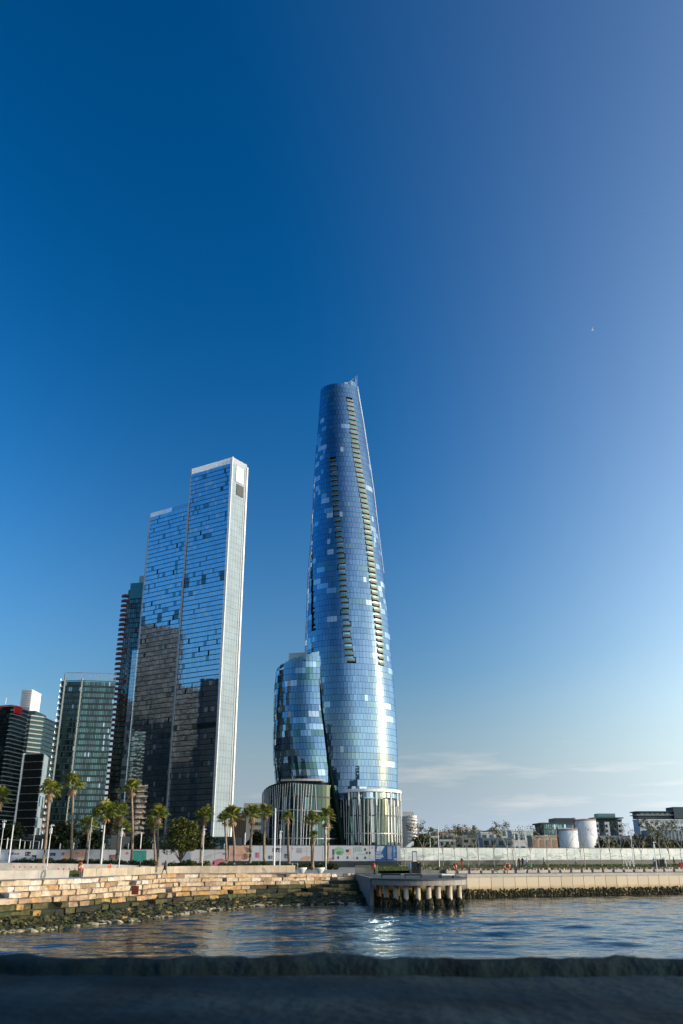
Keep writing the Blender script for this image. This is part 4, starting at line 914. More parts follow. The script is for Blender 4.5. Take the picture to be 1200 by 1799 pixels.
for k in range(30):
    p0 = -1.5 + k * .11; P = [SR_(p0, zr0 + .5, .93), SR_(p0 + .105, zr0 + .5, .93), SR_(p0 + .105, zr1 - .1, .93), SR_(p0, zr1 - .1, .93)]; gb.add(P, [(0, 1, 2, 3)], rng.randrange(3))
gb.build('terrace_glazing', [G_DTEAL, G_LITE, G_TEAL], tr_)
for ph in (-.62, -.3, .22, .72, 1.05, 1.35): 
    q = SR_(ph, 0, 1.03); MB().tube([(q[0], q[1], zr0 - 3.2), (q[0], q[1], zr1)], .42, 6).build('canopy_post', WHITE, tr_)
for ph in (-.42, -.28, .08, .12, .62, .75, .9, 1.05, 1.2):
    q0, q1 = SR_(ph, 0, 1.0), SR_(ph + .035, 0, 1.0); MB().hexa([(*q0[:2], 11), (*q1[:2], 11), (q1[0], q1[1] + .4, 11), (q0[0], q0[1] + .4, 11), (*SR_(ph - .03, 0, 1.01)[:2], zr0 - .6), (*SR_(ph + .01, 0, 1.01)[:2], zr0 - .6), (SR_(ph + .01, 0)[0], SR_(ph, 0)[1] + .4, zr0 - .6), (SR_(ph - .03, 0)[0], SR_(ph, 0)[1] + .4, zr0 - .6)]).build('inner_column', WHITE, tr_)
# ------------------------------------------------------------------ lower dark podiums and site screens behind the hoarding at left
for nm, lab, px0, px1, py, Y in (('low_podium', 'long low dark podium building below the blue slab towers', 190, 412, 1470, 430), ('low_podium', 'dark low podium below the apartment block and black office', -40, 196, 1467, 330)):
    a, b = atY(px0, py, Y), atY(px1, py, Y); t_ = thing(nm, lab, 'building'); MB().prism([(a[0], Y), (b[0], Y), (b[0], Y + 30), (a[0], Y + 30)], 2, a[2]).build('wall', CORE, t_)
    n = int((b[0] - a[0]) / 3.0)
    fa = MB(); facade(fa, (a[0], Y), (b[0], Y), 4, a[2] - 1, n, 3, choose(rng, (8, 2, 1)), .15, .6, .2, .01, rng); fa.build('window_pane', [G_DARK, G_DTEAL, G_SHADE], t_, kind='stuff')
# ------------------------------------------------------------------ the far shore at right
def pt(px, py, Y): return atY(px, py, Y)
# round white banded apartment tower
ra_ = thing('round_apartments', 'white round cornered apartment tower with stacked balconies right behind the curved tower', 'apartment block')
Y = 640; x0, x1_ = pt(703, 1450, Y)[0], pt(733, 1450, Y)[0]; xm = pt(716, 1450, Y)[0]; zt = pt(715, 1434, Y)[2]
MB().prism([(x0 - 4, Y + 6), (xm, Y), (x1_, Y + 4), (x1_, Y + 25), (x0 - 4, Y + 25)], 2, zt).build('wall', mat('pale_apartment_wall', (.45, .43, .40), .7), ra_)
for i in range(12):
    z = 5 + i * (zt - 5) / 12; pts = [(xm + 3.4 + 3.6 * math.cos(t), Y + 2 - 4 * math.sin(t)) for t in [math.pi * k / 8 for k in range(9)]]
    MB().prism(pts, z + 1.4, z + 2.5).build('balcony', WHITE, ra_)
    for c in range(3): MB().box(x0 - 2.5 + c * 2.6, Y + 1.6 - .0, z + .5, x0 - .9 + c * 2.6, Y + 6, z + 2.0).build('window', G_SHADE, ra_)
MB().prism([(xm - 3, Y + 3), (xm + 5, Y + 3), (xm + 4, Y + 14), (xm - 2, Y + 14)], zt, zt + 3.2).build('roof', GB, ra_)
cr = thing('curved_roof_hall', 'low building with a white quarter round roof beside the podium', 'building'); Y = 470; x0 = pt(703, 1490, Y)[0]; x1_ = pt(742, 1490, Y)[0]
pts = [(x1_ - 10.5 * math.sin(t), 5 + 8.6 * math.cos(t) - 0.8) for t in [math.pi / 2 * k / 10 for k in range(11)]]; b = MB(); v = []
for yy in (Y, Y + 14): v += [(p[0], yy, 2) for p in pts] + [(p[0], yy, p[1]) for p in pts]
b.add(v, [(k, k + 1, 11 + k + 1, 11 + k) for k in range(10)] + [(11 + k, 11 + k + 1, 33 + k + 1, 33 + k) for k in range(10)]); b.build('roof_shell', WHITE, cr)
MB().box(x1_ - 4.2, Y - .3, 6, x1_ - 1, Y - .05, 11).build('window', G_SHADE, cr); MB().box(x1_, Y, 2, x1_ + 6, Y + 14, 12).build('wall', GB, cr)
HM = mat('far_hill', (.05, .055, .03), .95, var=.4, scale=.05)
hill = MB(); v = []; fs = []; NX, NY = 60, 10
for j in range(NY + 1):
    for i in range(NX + 1):
        x = 40 + i * 14; y = 560 + j * 60; h = 6 + 20 * math.sin(min(1, j / 5) * math.pi / 2) * (.75 + .25 * math.sin(i * .23)) * min(1, i / 3); v.append((x, y, h - (4 if j == 0 else 0)))
fs = [(j * (NX + 1) + i, j * (NX + 1) + i + 1, (j + 1) * (NX + 1) + i + 1, (j + 1) * (NX + 1) + i) for j in range(NY) for i in range(NX)]
hill.add(v, fs); struct(hill.build('hills', HM, smooth=True))
RC = [mat('render_' + n_, c, .8) for n_, c in (('cream', (.50, .43, .33)), ('brick', (.36, .22, .14)), ('grey', (.34, .33, .31)), ('white', (.62, .6, .57)), ('sand', (.46, .36, .25)))]
rg = random.Random(17)
def house(px0, px1, py_top, Y, m, label, nm='apartment_house', nfl=None, roofm=None, cat='apartment block', base=4.0, band=False, win=G_SHADE):
    x0, x1 = pt(px0, py_top, Y)[0], pt(px1, py_top, Y)[0]; zt = pt(px0, py_top, Y)[2]; t_ = thing(nm, label, cat, (0, 0, 0)); D = 14
    MB().prism([(x0, Y), (x1, Y), (x1, Y + D), (x0, Y + D)], base - 2, zt).build('wall', m, t_)
    MB().prism([(x0 - .4, Y - .4), (x1 + .4, Y - .4), (x1 + .4, Y + D), (x0 - .4, Y + D)], zt, zt + .7).build('roof', roofm or m, t_)
    nfl = nfl or max(2, int((zt - base) / 3.2)); nw = max(2, int((x1 - x0) / 3.4)); dx = (x1 - x0) / nw; fh = (zt - base) / nfl; me = None
    for r in range(nfl):
        if band: MB().box(x0 - .8, Y - 1.2, base + r * fh, x1 + .8, Y - .02, base + r * fh + 1.0).build('balcony', m, t_)
        for c in range(nw):
            if me is None: me = MB().box(0, -.12, 0, dx * .6, .05, fh * .5).build('window', win, t_, loc=(x0 + dx * .2, Y - .0, base + fh * .35)); continue
            o = me.copy(); C.objects.link(o); o.location = (x0 + c * dx + dx * .2, Y, base + r * fh + fh * .35)
    return t_
hs_list = [(737, 757, 1466, 640, 0, 'cream block half hidden behind the bare tree, leftmost of the hillside houses'), (752, 771, 1471, 650, 2, 'grey block second from the left among the hillside apartments'),
 (765, 786, 1462, 720, 1, 'brown brick apartment block with flat roof high on the hillside'), (778, 803, 1466, 700, 4, 'sand coloured apartment block in the middle of the hillside houses'),
 (790, 812, 1459, 760, 0, 'tall cream block on the skyline of the hillside houses'), (797, 820, 1470, 660, 1, 'brick apartment block low on the hillside in front of the cream one'),
 (806, 826, 1456, 790, 3, 'white apartment block highest on the hillside skyline'), (822, 846, 1459, 740, 2, 'wide grey apartment block with balconies at the right of the hillside'),
 (772, 800, 1477, 600, 2, 'low grey block with small windows at the foot of the hillside'), (812, 838, 1474, 610, 4, 'low sand coloured block right of the others at the hillside foot')]
for i, (a, b, t, Y, m, lab) in enumerate(hs_list): house(a, b, t, Y, RC[m], lab, band=i % 2 == 0, base=8 if t < 1470 else 5, roofm=RC[(m + 1) % 5])
house(845, 882, 1464, 560, RC[3], 'low white modern building with long dark windows right of the hillside', 'modern_building', 3, cat='building')
house(862, 900, 1459, 600, mat('white_roof_wall', (.55, .57, .6), .6), 'white flat roofed building with a raised grey roof box', 'modern_building', 3, cat='building')
house(848, 900, 1474, 520, mat('blue_grey_wall', (.12, .16, .18), .6), 'low blue grey shed in front of the white modern buildings', 'shed', 2, cat='shed', win=G_DARK)
mo = house(899, 936, 1461, 540, RC[3], 'white box framed building with two big dark windows', 'framed_building', 2, cat='building', win=G_DTEAL)
house(936, 960, 1464, 640, RC[0], 'small cream terrace left of the dark glass hall', 'terrace_house', 4)
house(935, 980, 1470, 500, mat('striped_tan', (.42, .36, .26), .8), 'tan colonnaded low building in front of the dark glass hall', 'colonnade_building', 1, cat='building', win=RC[1])
gh = thing('glass_hall', 'dark blue green glass hall with an overhanging flat roof behind the white tanks', 'building'); Y = 620; x0, x1_ = pt(953, 1450, Y)[0], pt(1012, 1450, Y)[0]; zt = pt(960, 1448, Y)[2]
MB().hexa([(x0 + 2, Y + 2, 4), (x1_, Y + 2, 4), (x1_, Y + 25, 4), (x0 + 2, Y + 25, 4), (x0, Y, zt), (x1_, Y, zt), (x1_, Y + 25, zt), (x0, Y + 25, zt)]).build('wall', CORE, gh)
fa = MB(); facade(fa, (x0 + .5, Y - .3), (x1_, Y - .3), 8, zt, 16, 5, choose(rg, (3, 2, 1)), .15, .3, .2, .01, rg); fa.build('window_pane', [G_DTEAL, G_SHADE, G_LITE], gh)
MB().box(x0 - 1.5, Y - 2, zt, x1_ + 1, Y + 26, zt + 1.0).build('roof', DARKGREY, gh); MB().box(x0 + 9, Y, zt + 1, x1_, Y + 20, zt + 4.0).build('roof_storey', CORE_BLUE, gh)
TK = mat('tank_white', (.62, .64, .65), .5, var=.05, scale=.3)
def tank(px0, px1, py, Y, label):
    x0, x1 = pt(px0, py, Y)[0], pt(px1, py, Y)[0]; zt = pt(px0, py, Y)[2]; r = (x1 - x0) / 2; t_ = thing('storage_tank', label, 'tank', ((x0 + x1) / 2, Y, 0))
    MB().tube([(0, 0, 2), (0, 0, zt)], r, 40).build('shell', TK, t_, False).data.polygons.foreach_set('use_smooth', [True] * 40 + [False] * 2)
    MB().tube([(0, 0, zt - .35), (0, 0, zt + .3)], r + .12, 40).build('rim', mat('rusty_rim', (.35, .16, .12), .8), t_)
    MB().tube([(0, 0, zt + .3), (0, 0, zt + .9)], [r * .95, r * .1], 40).build('roof', TK, t_)
    b = MB()
    for k in range(20): a = 2 * math.pi * k / 20; b.tube([((r - .2) * math.cos(a), (r - .2) * math.sin(a), zt), ((r - .2) * math.cos(a), (r - .2) * math.sin(a), zt + 1.2)], .06, 4)
    b.build('railing', STEEL, t_); MB().box(-r - .6, -.4, 4, -r + .1, .4, zt + 1.4).build('ladder', mat('rust', (.15, .07, .04), .8), t_)
tank(1008.5, 1046, 1441, 520, 'larger white cylindrical storage tank with a rusty rim'); tank(980, 1014, 1458, 470, 'smaller white cylindrical tank in front and left of the larger one')
WG = mat('white_grid_wall', (.52, .54, .56), .6); SLATE = mat('slate_blue', (.04, .06, .075), .6)
h1 = house(1044, 1092, 1441, 700, SLATE, 'dark roofed apartment block with white side walls right of the tanks', 'dark_roof_apartments', 8)
Y = 699; 
for (a, b_) in ((1046, 1051), (1062, 1070), (1085, 1092)):
    x0, x1 = pt(a, 1450, Y)[0], pt(b_, 1450, Y)[0]; MB().box(x0, Y - 1.2, 4, x1, Y - .2, pt(1050, 1444, Y)[2]).build('white_bay', WG, h1)
    for r in range(6): MB().box(x0 + .6, Y - 1.45, 7 + r * 3.6, x0 + 2.0, Y - 1.22, 9 + r * 3.6).build('window', G_DARK, h1)
x0, x1 = pt(1042, 1440, Y)[0], pt(1094, 1440, Y)[0]; zt = pt(1050, 1438, Y)[2]; MB().box(x0, Y - 2.5, zt, x1, Y + 15, zt + .8).build('roof', SLATE, h1)
x0, x1 = pt(1051, 1430, Y)[0], pt(1082, 1430, Y)[0]; MB().prism([(x0, Y + 2), (x1, Y + 2), (x1, Y + 12), (x0, Y + 12)], zt + .8, pt(1050, 1429, Y)[2]).build('roof_storey', G_SHADE, h1)
h2 = house(1123, 1230, 1441, 640, WG, 'long white gridded building with dark upper storeys at the right edge', 'long_building', 7, cat='building', win=G_DARK)
Y = 642; x0, x1 = pt(1121, 1436, Y)[0], pt(1235, 1436, Y)[0]; za, zb = pt(1150, 1440, Y)[2] + .7, pt(1150, 1427, Y)[2]
MB().box(x0, Y, za, x1, Y + 12, zb).build('upper_storey', SLATE, h2); MB().box(x0 - 1.5, Y - 2, (za + zb) / 2, x1, Y + 13, (za + zb) / 2 + .5).build('roof_edge', GB, h2); MB().box(x0 - 1.5, Y - 2, zb, x1, Y + 13, zb + .7).build('roof', SLATE, h2)
for k in range(12): MB().box(x0 + 2 + k * 3.6, Y - .2, (za + zb) / 2 + .9, x0 + 4.6 + k * 3.6, Y - .02, zb - .5).build('window', G_SHADE, h2)
x0, x1 = pt(1180, 1420, Y)[0], pt(1235, 1420, Y)[0]; MB().prism([(x0, Y - 3), (x1, Y - 3), (x1, Y + 12), (x0, Y + 12)], za, pt(1190, 1418, Y)[2]).build('corner_tower', SLATE, h2)
gs = thing('grey_sheds', 'long low blue grey wharf sheds in front of the white gridded building', 'shed'); Y = 560
for (a, b_, py) in ((1040, 1135, 1468), (1145, 1235, 1458)):
    x0, x1 = pt(a, py, Y)[0], pt(b_, py, Y)[0]; zt = pt(a, py, Y)[2]; MB().prism([(x0, Y), (x1, Y), (x1, Y + 20), (x0, Y + 20)], 3, zt).build('shed_hall', mat('shed_grey', (.16, .20, .23), .6), gs); Y -= 14
    n = 14
    for k in range(n): MB().box(x0 + (x1 - x0) * k / n, Y + 13.7, 5, x0 + (x1 - x0) * (k + .12) / n, Y + 13.95, zt - .5).build('rib', GB, gs)
# ------------------------------------------------------------------ city blocks outside the picture that the glass fronts mirror
CW1, CW2, CW3 = mat('city_window_dark', (.004, .009, .011), .6, spec=.1), mat('city_window_teal', (.012, .026, .028), .6, spec=.1), mat('city_window_pale', (.07, .085, .09), .6, spec=.1); CWALL = mat('city_wall', (.018, .026, .028), .8)
for k, (x, y, w_, d_, h, nf) in enumerate(((-262, 452, 36, 56, 128, 38), (-262, 385, 36, 44, 108, 32), (-310, 545, 46, 60, 160, 46), (-300, 320, 50, 44, 150, 42), (-215, 250, 46, 34, 92, 26), (-380, 480, 60, 60, 200, 58), (-232, 322, 28, 26, 100, 30), (-190, 150, 60, 36, 60, 17))):
    rg = random.Random(60 + k)
    t_ = thing('office_tower', ['dark glass', 'banded'][k % 2] + ' office tower of the city outside the picture, %s from the harbour' % ORDS[k], 'tower', (x, y, 0), group='city towers left of the picture')
    MB().box(-w_ / 2, -d_ / 2, 2, w_ / 2, d_ / 2, h).build('wall', CWALL if k % 3 == 1 else BLACK, t_)
    f_ = MB()
    for r in range(nf):
        z0 = 4 + (h - 5) * r / nf; z1 = z0 + (h - 5) / nf * .72
        for c in range(int(d_ / 3)): f_.box(w_ / 2, -d_ / 2 + c * 3 + .3, z0, w_ / 2 + .2, -d_ / 2 + c * 3 + 2.7, z1, rg.choices((0, 1, 2), (5, 1, 1))[0])
        for c in range(int(w_ / 3)): f_.box(-w_ / 2 + c * 3 + .3, -d_ / 2 - .2, z0, -w_ / 2 + c * 3 + 2.7, -d_ / 2, z1, rg.choices((0, 1, 2), (5, 1, 1))[0])
    f_.build('window_pane', [CW1, CW2, CW3], t_, kind='stuff')
# ------------------------------------------------------------------ hoardings with printed panels
rg = random.Random(90)
BW_ = mat('board_white', (.62, .62, .62), .5, var=.04, scale=.4); BP = mat('board_peach', (.72, .40, .26), .5); BG = mat('print_green', (.30, .52, .30), .5); BT = mat('print_teal', (.06, .33, .27), .5)
BD = mat('print_dark', (.05, .05, .06), .5); BB = mat('print_blue', (.02, .13, .38), .5); BR = mat('print_rose', (.6, .2, .25), .5); BGR = mat('print_grey', (.42, .44, .46), .5); BV = mat('print_violet', (.25, .22, .4), .5); BBR = mat('print_brown', (.28, .13, .10), .5)
def disc(mb, S, u, v, ru, rv, mi=0, n=14, u0=None, u1=None, v0=None, v1=None):
    cl = lambda x, a, b: max(a, min(b, x)); u0 = 0.02 if u0 is None else u0
    pts = [S(cl(u + ru * math.cos(2 * math.pi * k / n), u0, u1 if u1 else 1e9), cl(v + rv * math.sin(2 * math.pi * k / n), .02, .98)) for k in range(n)]
    mb.add(pts, [tuple(range(n))], mi)
def hoarding(name, label, A, B, z0, z1, npan, decorate, base=0.0, m=None, zB=None):
    t_ = thing(name, label, 'hoarding'); A, B = Vector(A), Vector(B); d = B - A; L = d.length; d.normalize(); n = Vector((d.y, -d.x)); n = n if n.dot(-A) > 0 else -n; ps = L / npan
    for i in range(npan):
        p, q = A + d * (i * ps + .02), A + d * ((i + 1) * ps - .02)
        MB().hexa([(*(p + n * .06), z0), (*(q + n * .06), z0), (*q, z0), (*p, z0), (*(p + n * .06), z1), (*(q + n * .06), z1), (*q, z1), (*p, z1)]).build('board_panel', m or BW_, t_)
    MB().hexa([(*(A + n * .1), z1 + .0), (*(B + n * .1), z1 + .0), (*(B - n * .1), z1 + .0), (*(A - n * .1), z1 + .0), (*(A + n * .1), z1 + .12), (*(B + n * .1), z1 + .12), (*(B - n * .1), z1 + .12), (*(A - n * .1), z1 + .12)]).build('top_rail', DARKGREY, t_)
    if base: MB().hexa([(*(A + n * .25), z0 - base), (*(B + n * .25), z0 - base), (*(B - n * .1), z0 - base), (*(A - n * .1), z0 - base), (*(A + n * .25), z0 - .02), (*(B + n * .25), z0 - .02), (*(B - n * .1), z0 - .02), (*(A - n * .1), z0 - .02)]).build('base_block', DARKGREY, t_)
    H = z1 - z0
    def S(u, v, lift=.075): p = A + d * (u) + n * lift; return (p.x, p.y, z0 + v * H)      # u in metres, v 0..1
    def rect(mb, u, v, w_, h_, mi=0, lift=.08): mb.add([S(u, v, lift), S(u + w_, v, lift), S(u + w_, v + h_, lift), S(u, v + h_, lift)], [(0, 1, 2, 3)], mi)
    decorate(S, rect, L, t_)
    return t_
def photo_block(rect, mb, u, v, w_, h_, pal):      # small printed picture made of tonal patches
    rect(mb, u, v, w_, h_, pal[0], .078)
    for i in range(7):
        a, b = rg.uniform(0, .7), rg.uniform(0, .65); rect(mb, u + a * w_, v + b * h_, w_ * rg.uniform(.12, .3), h_ * rg.uniform(.15, .35), rg.choice(pal), .081 + i * .0015)
PAL = [BW_, BP, BG, BT, BD, BB, BR, BGR, BV, BBR]
def lines(rect, mb, u, v, w_, n, mi, h=.022, gap=.05, ragged=.4):
    for i in range(n): rect(mb, u, v - i * gap, w_ * rg.uniform(1 - ragged, 1), h, mi, .083)
def dec_left(S, rect, L, t_):
    m1 = MB()
    for px, dv in ((95, .70), (160, .74), (258, .62), (340, .52), (395, .7), (525, .66), (650, .72)):
        u = (px / 6 + 5) * .1085 + 0; 
    def U(px): return ax_left(px)
    for px, v, w_, h_, pal in ((14, .72, 1.0, .14, [4, 7]), (25, .72, .9, .1, [9, 7]), (44, .66, 1.0, .22, [4, 7, 0]), (56, .5, .9, .2, [4, 7]), (88, .66, 1.0, .16, [4, 8]), (108, .68, .5, .16, [9, 7]), (8, .12, .8, .13, [4, 5]), (18, .12, .7, .13, [4, 5]), (192, .5, 1.1, .22, [9, 4, 6]), (305, .2, .5, .2, [7, 0])):
        photo_block(rect, m1, U(px), v, w_, h_, pal)
    for px in (10, 36, 48, 64, 100): lines(rect, m1, U(px), .42, 1.0, 2, 8)
    rect(m1, U(126), .02, U(148) - U(126), .96, 1, .077); disc(m1, S, U(126), .2, 2.6, .75, 1, u0=U(110), u1=U(126) - .01)
    lines(rect, m1, U(131), .78, 1.3, 1, 8, .05); lines(rect, m1, U(129), .5, 1.8, 2, 0, .05, .14)
    rect(m1, U(151), .02, U(177) - U(151), .96, 7, .0765)
    disc(m1, S, U(163), .5, 1.2, .40, 2); disc(m1, S, U(162), .34, .8, .16, 0); disc(m1, S, U(163), .8, .35, .1, 3); disc(m1, S, U(170), .35, .5, .2, 2)
    rect(m1, U(232), .10, U(257) - U(232), .84, 3, .0765); disc(m1, S, U(240), .4, .7, .25, 2); disc(m1, S, U(251), .6, .7, .28, 2); disc(m1, S, U(246), .3, .6, .15, 0)
    rect(m1, U(205), .3, .8, .5, 7, .077); disc(m1, S, U(223), .8, .3, .08, 6)
    disc(m1, S, U(387), .02, 1.7, .5, 6, u1=U(396)); disc(m1, S, U(376), .3, .14, .14, 6)
    for a, b, c, e_ in ((335, .2, 372, .62), (352, .12, 385, .42), (340, .42, 390, .86)):
        m1.add([S(U(a), b, .083), S(U(c), e_, .083), S(U(c), e_ + .02, .083), S(U(a), b + .02, .083)], [(0, 1, 2, 3)], 8)
    rect(m1, U(391), .72, .5, .1, 8)
    m1.build('printed_pictures', PAL, t_, kind='stuff')
YH = 172
def ax_left(px): return (atY(px, 1505, YH)[0] - LX0)
LX0 = atY(-60, 1505, YH)[0]; LX1 = atY(398, 1505, YH)[0]
zt_, zb_ = atY(200, 1492.5, YH)[2], atY(200, 1519, YH)[2]
hoarding('site_hoarding', 'long white printed hoarding with small pictures, behind the palms at left', (LX0, YH), (LX1, YH), zb_ - .6, zt_, 22, dec_left)
# central hoarding
YC2 = 184; CX0 = atY(402, 1500, YC2)[0]; CX1 = atY(706, 1500, YC2 - 4)[0]
def dec_mid(S, rect, L, t_):
    m1 = MB(); U = lambda px: (atY(px, 1500, YC2)[0] - CX0)
    rect(m1, U(402), .02, U(424) - U(402), .96, 1, .077); disc(m1, S, U(424), .5, 2.0, .46, 1, u0=U(424) + .01); disc(m1, S, U(436), .9, .9, .3, 1); disc(m1, S, U(404), .84, .5, .14, 6); disc(m1, S, U(431), .28, .7, .22, 1)
    lines(rect, m1, U(404), .5, 1.4, 3, 8, .04, .1); lines(rect, m1, U(412), .36, 2.4, 1, 8, .04)
    for px, v, w_, h_, pal in ((433, .56, 1.1, .24, [4, 7, 0]), (438, .25, .4, .2, [9, 6]), (449, .2, .8, .35, [6, 9, 7]), (462, .6, .6, .3, [7, 6, 4]), (479, .58, 1.3, .26, [4, 7, 0]), (490, .55, .5, .28, [4, 5]), (472, .14, .8, .2, [4, 7, 0]), (500, .18, 1.1, .28, [4, 7, 3]), (521, .5, 1.1, .34, [7, 1, 5]), (584, .35, .4, .4, [4, 7]), (584, .1, .4, .2, [4, 7])):
        photo_block(rect, m1, U(px), v, w_, h_, pal)
    rect(m1, U(493), .02, U(506) - U(493), .96, 7, .0765)
    disc(m1, S, U(540), .02, 1.5, .30, 1); disc(m1, S, U(514), .8, .12, .06, 6); lines(rect, m1, U(532), .78, 1.8, 3, 1, .015, .09)
    disc(m1, S, U(579), .02, .8, .2, 1)
    disc(m1, S, U(596), .66, 1.0, .25, 2); disc(m1, S, U(597), .5, .7, .14, 2); rect(m1, U(610), .42, U(617) - U(610), .36, 1, .077); photo_block(rect, m1, U(608), .58, .6, .16, [4, 9])
    for k in range(5): rect(m1, U(621 + k * 3.2), .5 + rg.uniform(0, .1), .18, .34, 2, .08)
    rect(m1, U(628), .42, 1.6, .05, 2, .08)
    for px, v in ((593, .14), (609, .14), (626, .1), (640, .12), (640, .66), (643, .44), (648, .44)): photo_block(rect, m1, U(px), v, .35, .16, [4, 7, 5])
    disc(m1, S, U(654), .84, .2, .06, 6)
    # blue notice with a white sail-like shape and lines of print
    rect(m1, U(659), .0, U(677) - U(659), 1.0, 5, .08)
    m1.add([S(U(661), .62, .09), S(U(670), .6, .09), S(U(676), .96, .09), S(U(663), .96, .09)], [(0, 1, 2, 3)], 0); m1.add([S(U(665.5), .6, .095), S(U(668), .6, .095), S(U(669.5), .95, .095)], [(0, 1, 2)], 7)
    rect(m1, U(660), .48, 1.1, .07, 0, .09)
    for i, w_ in enumerate((1.4, 1.5, 1.1)): rect(m1, U(660), .34 - i * .1, w_, .07, 0, .09)
    rect(m1, U(677.2), .0, .25, 1.0, 4, .085)
    rect(m1, U(679), .0, U(697) - U(679), .98, 5, .08)
    for i in range(11):
        rect(m1, U(680.5), .88 - i * .075, .95 * rg.uniform(.8, 1), .045, 7, .09)
        if i < 9: rect(m1, U(690.5), .88 - i * .075, .55 * rg.uniform(.7, 1), .045, 7, .09)
    rect(m1, U(691), .05, .6, .14, 0, .09); rect(m1, U(692), .07, .2, .1, 6, .095)
    m1.build('printed_pictures', PAL, t_, kind='stuff')
hoarding('site_hoarding', 'white printed hoarding with peach circle and blue notice in front of the curved tower', (CX0, YC2), (CX1, YC2 - 1), atY(500, 1512.5, YC2)[2], atY(500, 1485.5, YC2)[2], 11, dec_mid, base=1.4)
# right hoarding: pale washed print of dunes and grasses
def wash_mat():
    m = mat('washed_print', (.34, .41, .42), .5, col2=(.50, .54, .54), scale=.35, stretch=(1, 1, 2.2)); return m
def dec_right(S, rect, L, t_):
    m1 = MB(); r_ = random.Random(2)
    for i in range(420):
        u = r_.uniform(0, L); v = r_.uniform(.05, .6) ** 1.2; w_ = r_.uniform(.15, 1.6); h_ = r_.uniform(.01, .05); sl = r_.uniform(-.12, .12)
        v = min(v, .85); m1.add([S(u, v, .081 + i * 1e-5), S(min(L, u + w_), max(.01, v + sl), .081 + i * 1e-5), S(min(L, u + w_ * .9), max(.03, v + sl + h_), .081 + i * 1e-5), S(u, v + h_, .081 + i * 1e-5)], [(0, 1, 2, 3)], r_.choice((0, 0, 1, 2)))
    m1.build('printed_pictures', [mat('wash_grey_green', (.20, .29, .28), .5), mat('wash_blue', (.24, .34, .37), .5), mat('wash_dark', (.15, .22, .20), .5)], t_, kind='stuff')
R0_, R1_ = atY(698, 1500, 186), atY(1290, 1500, 226)
hoarding('site_hoarding', 'long hoarding printed with pale turquoise washes along the right hand lawn', (R0_[0], 186), (R1_[0], 226), 4.75, 7.15, 44, dec_right, base=1.3, m=wash_mat())

# ------------------------------------------------------------------ palms
LEAF = mat('palm_green', (.12, .15, .02), .55, var=.35, scale=3, trans=.25); LEAF2 = mat('palm_yellow_green', (.26, .26, .04), .55, var=.25, scale=3, trans=.25); DEAD = mat('palm_dead_frond', (.34, .24, .13), .8, var=.3, scale=4)
TRK = mat('palm_trunk', (.26, .20, .14), .9, var=.3, scale=3, bump=.6, bscale=9, stretch=(1, 1, 3))
def fan(mb, o, az, el, pet, R, mi, r_, nl=9):
    d = Vector((math.cos(az) * math.cos(el), math.sin(az) * math.cos(el), math.sin(el))); side = Vector((-math.sin(az), math.cos(az), 0)); up = side.cross(d) * -1
    if up.z < 0: up = -up
    c = Vector(o) + d * pet; c.z -= .12 * pet * math.cos(el)
    mb.add([Vector(o) + side * .03, Vector(o) - side * .03, c - side * .02, c + side * .02], [(0, 1, 2, 3)], mi)
    for k in range(nl):
        a = rad(-105 + 210 * k / (nl - 1)) + r_.uniform(-.06, .06); ld = (d * math.cos(a) + side * math.sin(a)); L = R * (1 - .25 * abs(a) / 2) * r_.uniform(.85, 1.1)
        w_ = side * math.cos(a) - d * math.sin(a); mid = c + ld * L * .55 + up * .05 * R; tip = c + ld * L - Vector((0, 0, L * r_.uniform(.15, .4)))
        wd = R * .12; mb.add([c, mid + w_ * wd + up * .03, tip, mid - w_ * wd], [(0, 1, 2, 3)], mi)
def palm_crown(seed, R, dead):
    r_ = random.Random(seed); g = MB(); dd = MB()
    for k in range(34):
        el = r_.uniform(-.35, 1.35); az = k * 2.399 + r_.uniform(-.3, .3); fan(g, (0, 0, 0), az, el, R * r_.uniform(.42, .62), R * r_.uniform(.42, .58), 0 if r_.random() < .62 else 1, r_)
    for k in range(dead):
        el = r_.uniform(-1.35, -.55); az = r_.uniform(0, 6.28); fan(dd, (0, 0, -.1 * R), az, el, R * r_.uniform(.35, .6), R * r_.uniform(.3, .5), 0, r_, 6)
    return g.mesh('crown', [LEAF, LEAF2]), dd.mesh('dead_skirt', DEAD)
crowns = [palm_crown(s, 1.0, dn) for s, dn in ((1, 20), (2, 30), (3, 14), (4, 24))]
def palm(px, pyc, R_px, pxb, Y, var, label, dead=1.0, z0=3.55, tr=.20):
    cx, _, cz = atY(px, pyc + R_px * .25, Y); bx = atY(pxb, 1515, Y)[0]; s = 1490 / (Y * CT); R = R_px / s * 1.5
    t_ = thing('palm_tree', label, 'palm tree', (bx, Y, z0), 0); r_ = random.Random(int(px * 7)); H = cz - z0; lean = cx - bx; pts = []; rs = []
    for i in range(13):
        u = i / 12; pts.append((lean * u ** 1.4 + .08 * math.sin(u * 5 + px), 0, H * u)); rs.append(tr * (1.35 - .55 * u if u > .06 else 1.7) * (1 + .05 * math.sin(i * 2.1)) * (1.35 if u > .93 else 1))
    MB().tube(pts, rs, 9).build('trunk', TRK, t_, True)
    c, dk = crowns[var % 4]
    o = bpy.data.objects.new('crown', c); C.objects.link(o); o.parent = t_; o.location = (lean, 0, H); o.scale = (R, R, R * .95); o.rotation_euler = (0, 0, px)
    if dead: o2 = bpy.data.objects.new('dead_skirt', dk); C.objects.link(o2); o2.parent = t_; o2.location = (lean, 0, H); o2.scale = (R * .55, R * .55, R * .75 * dead); o2.rotation_euler = (0, 0, px * 2)
    return t_
palm(-2, 1398, 19, -12, 160, 0, 'palm cut by the left picture edge, only its crown half showing')
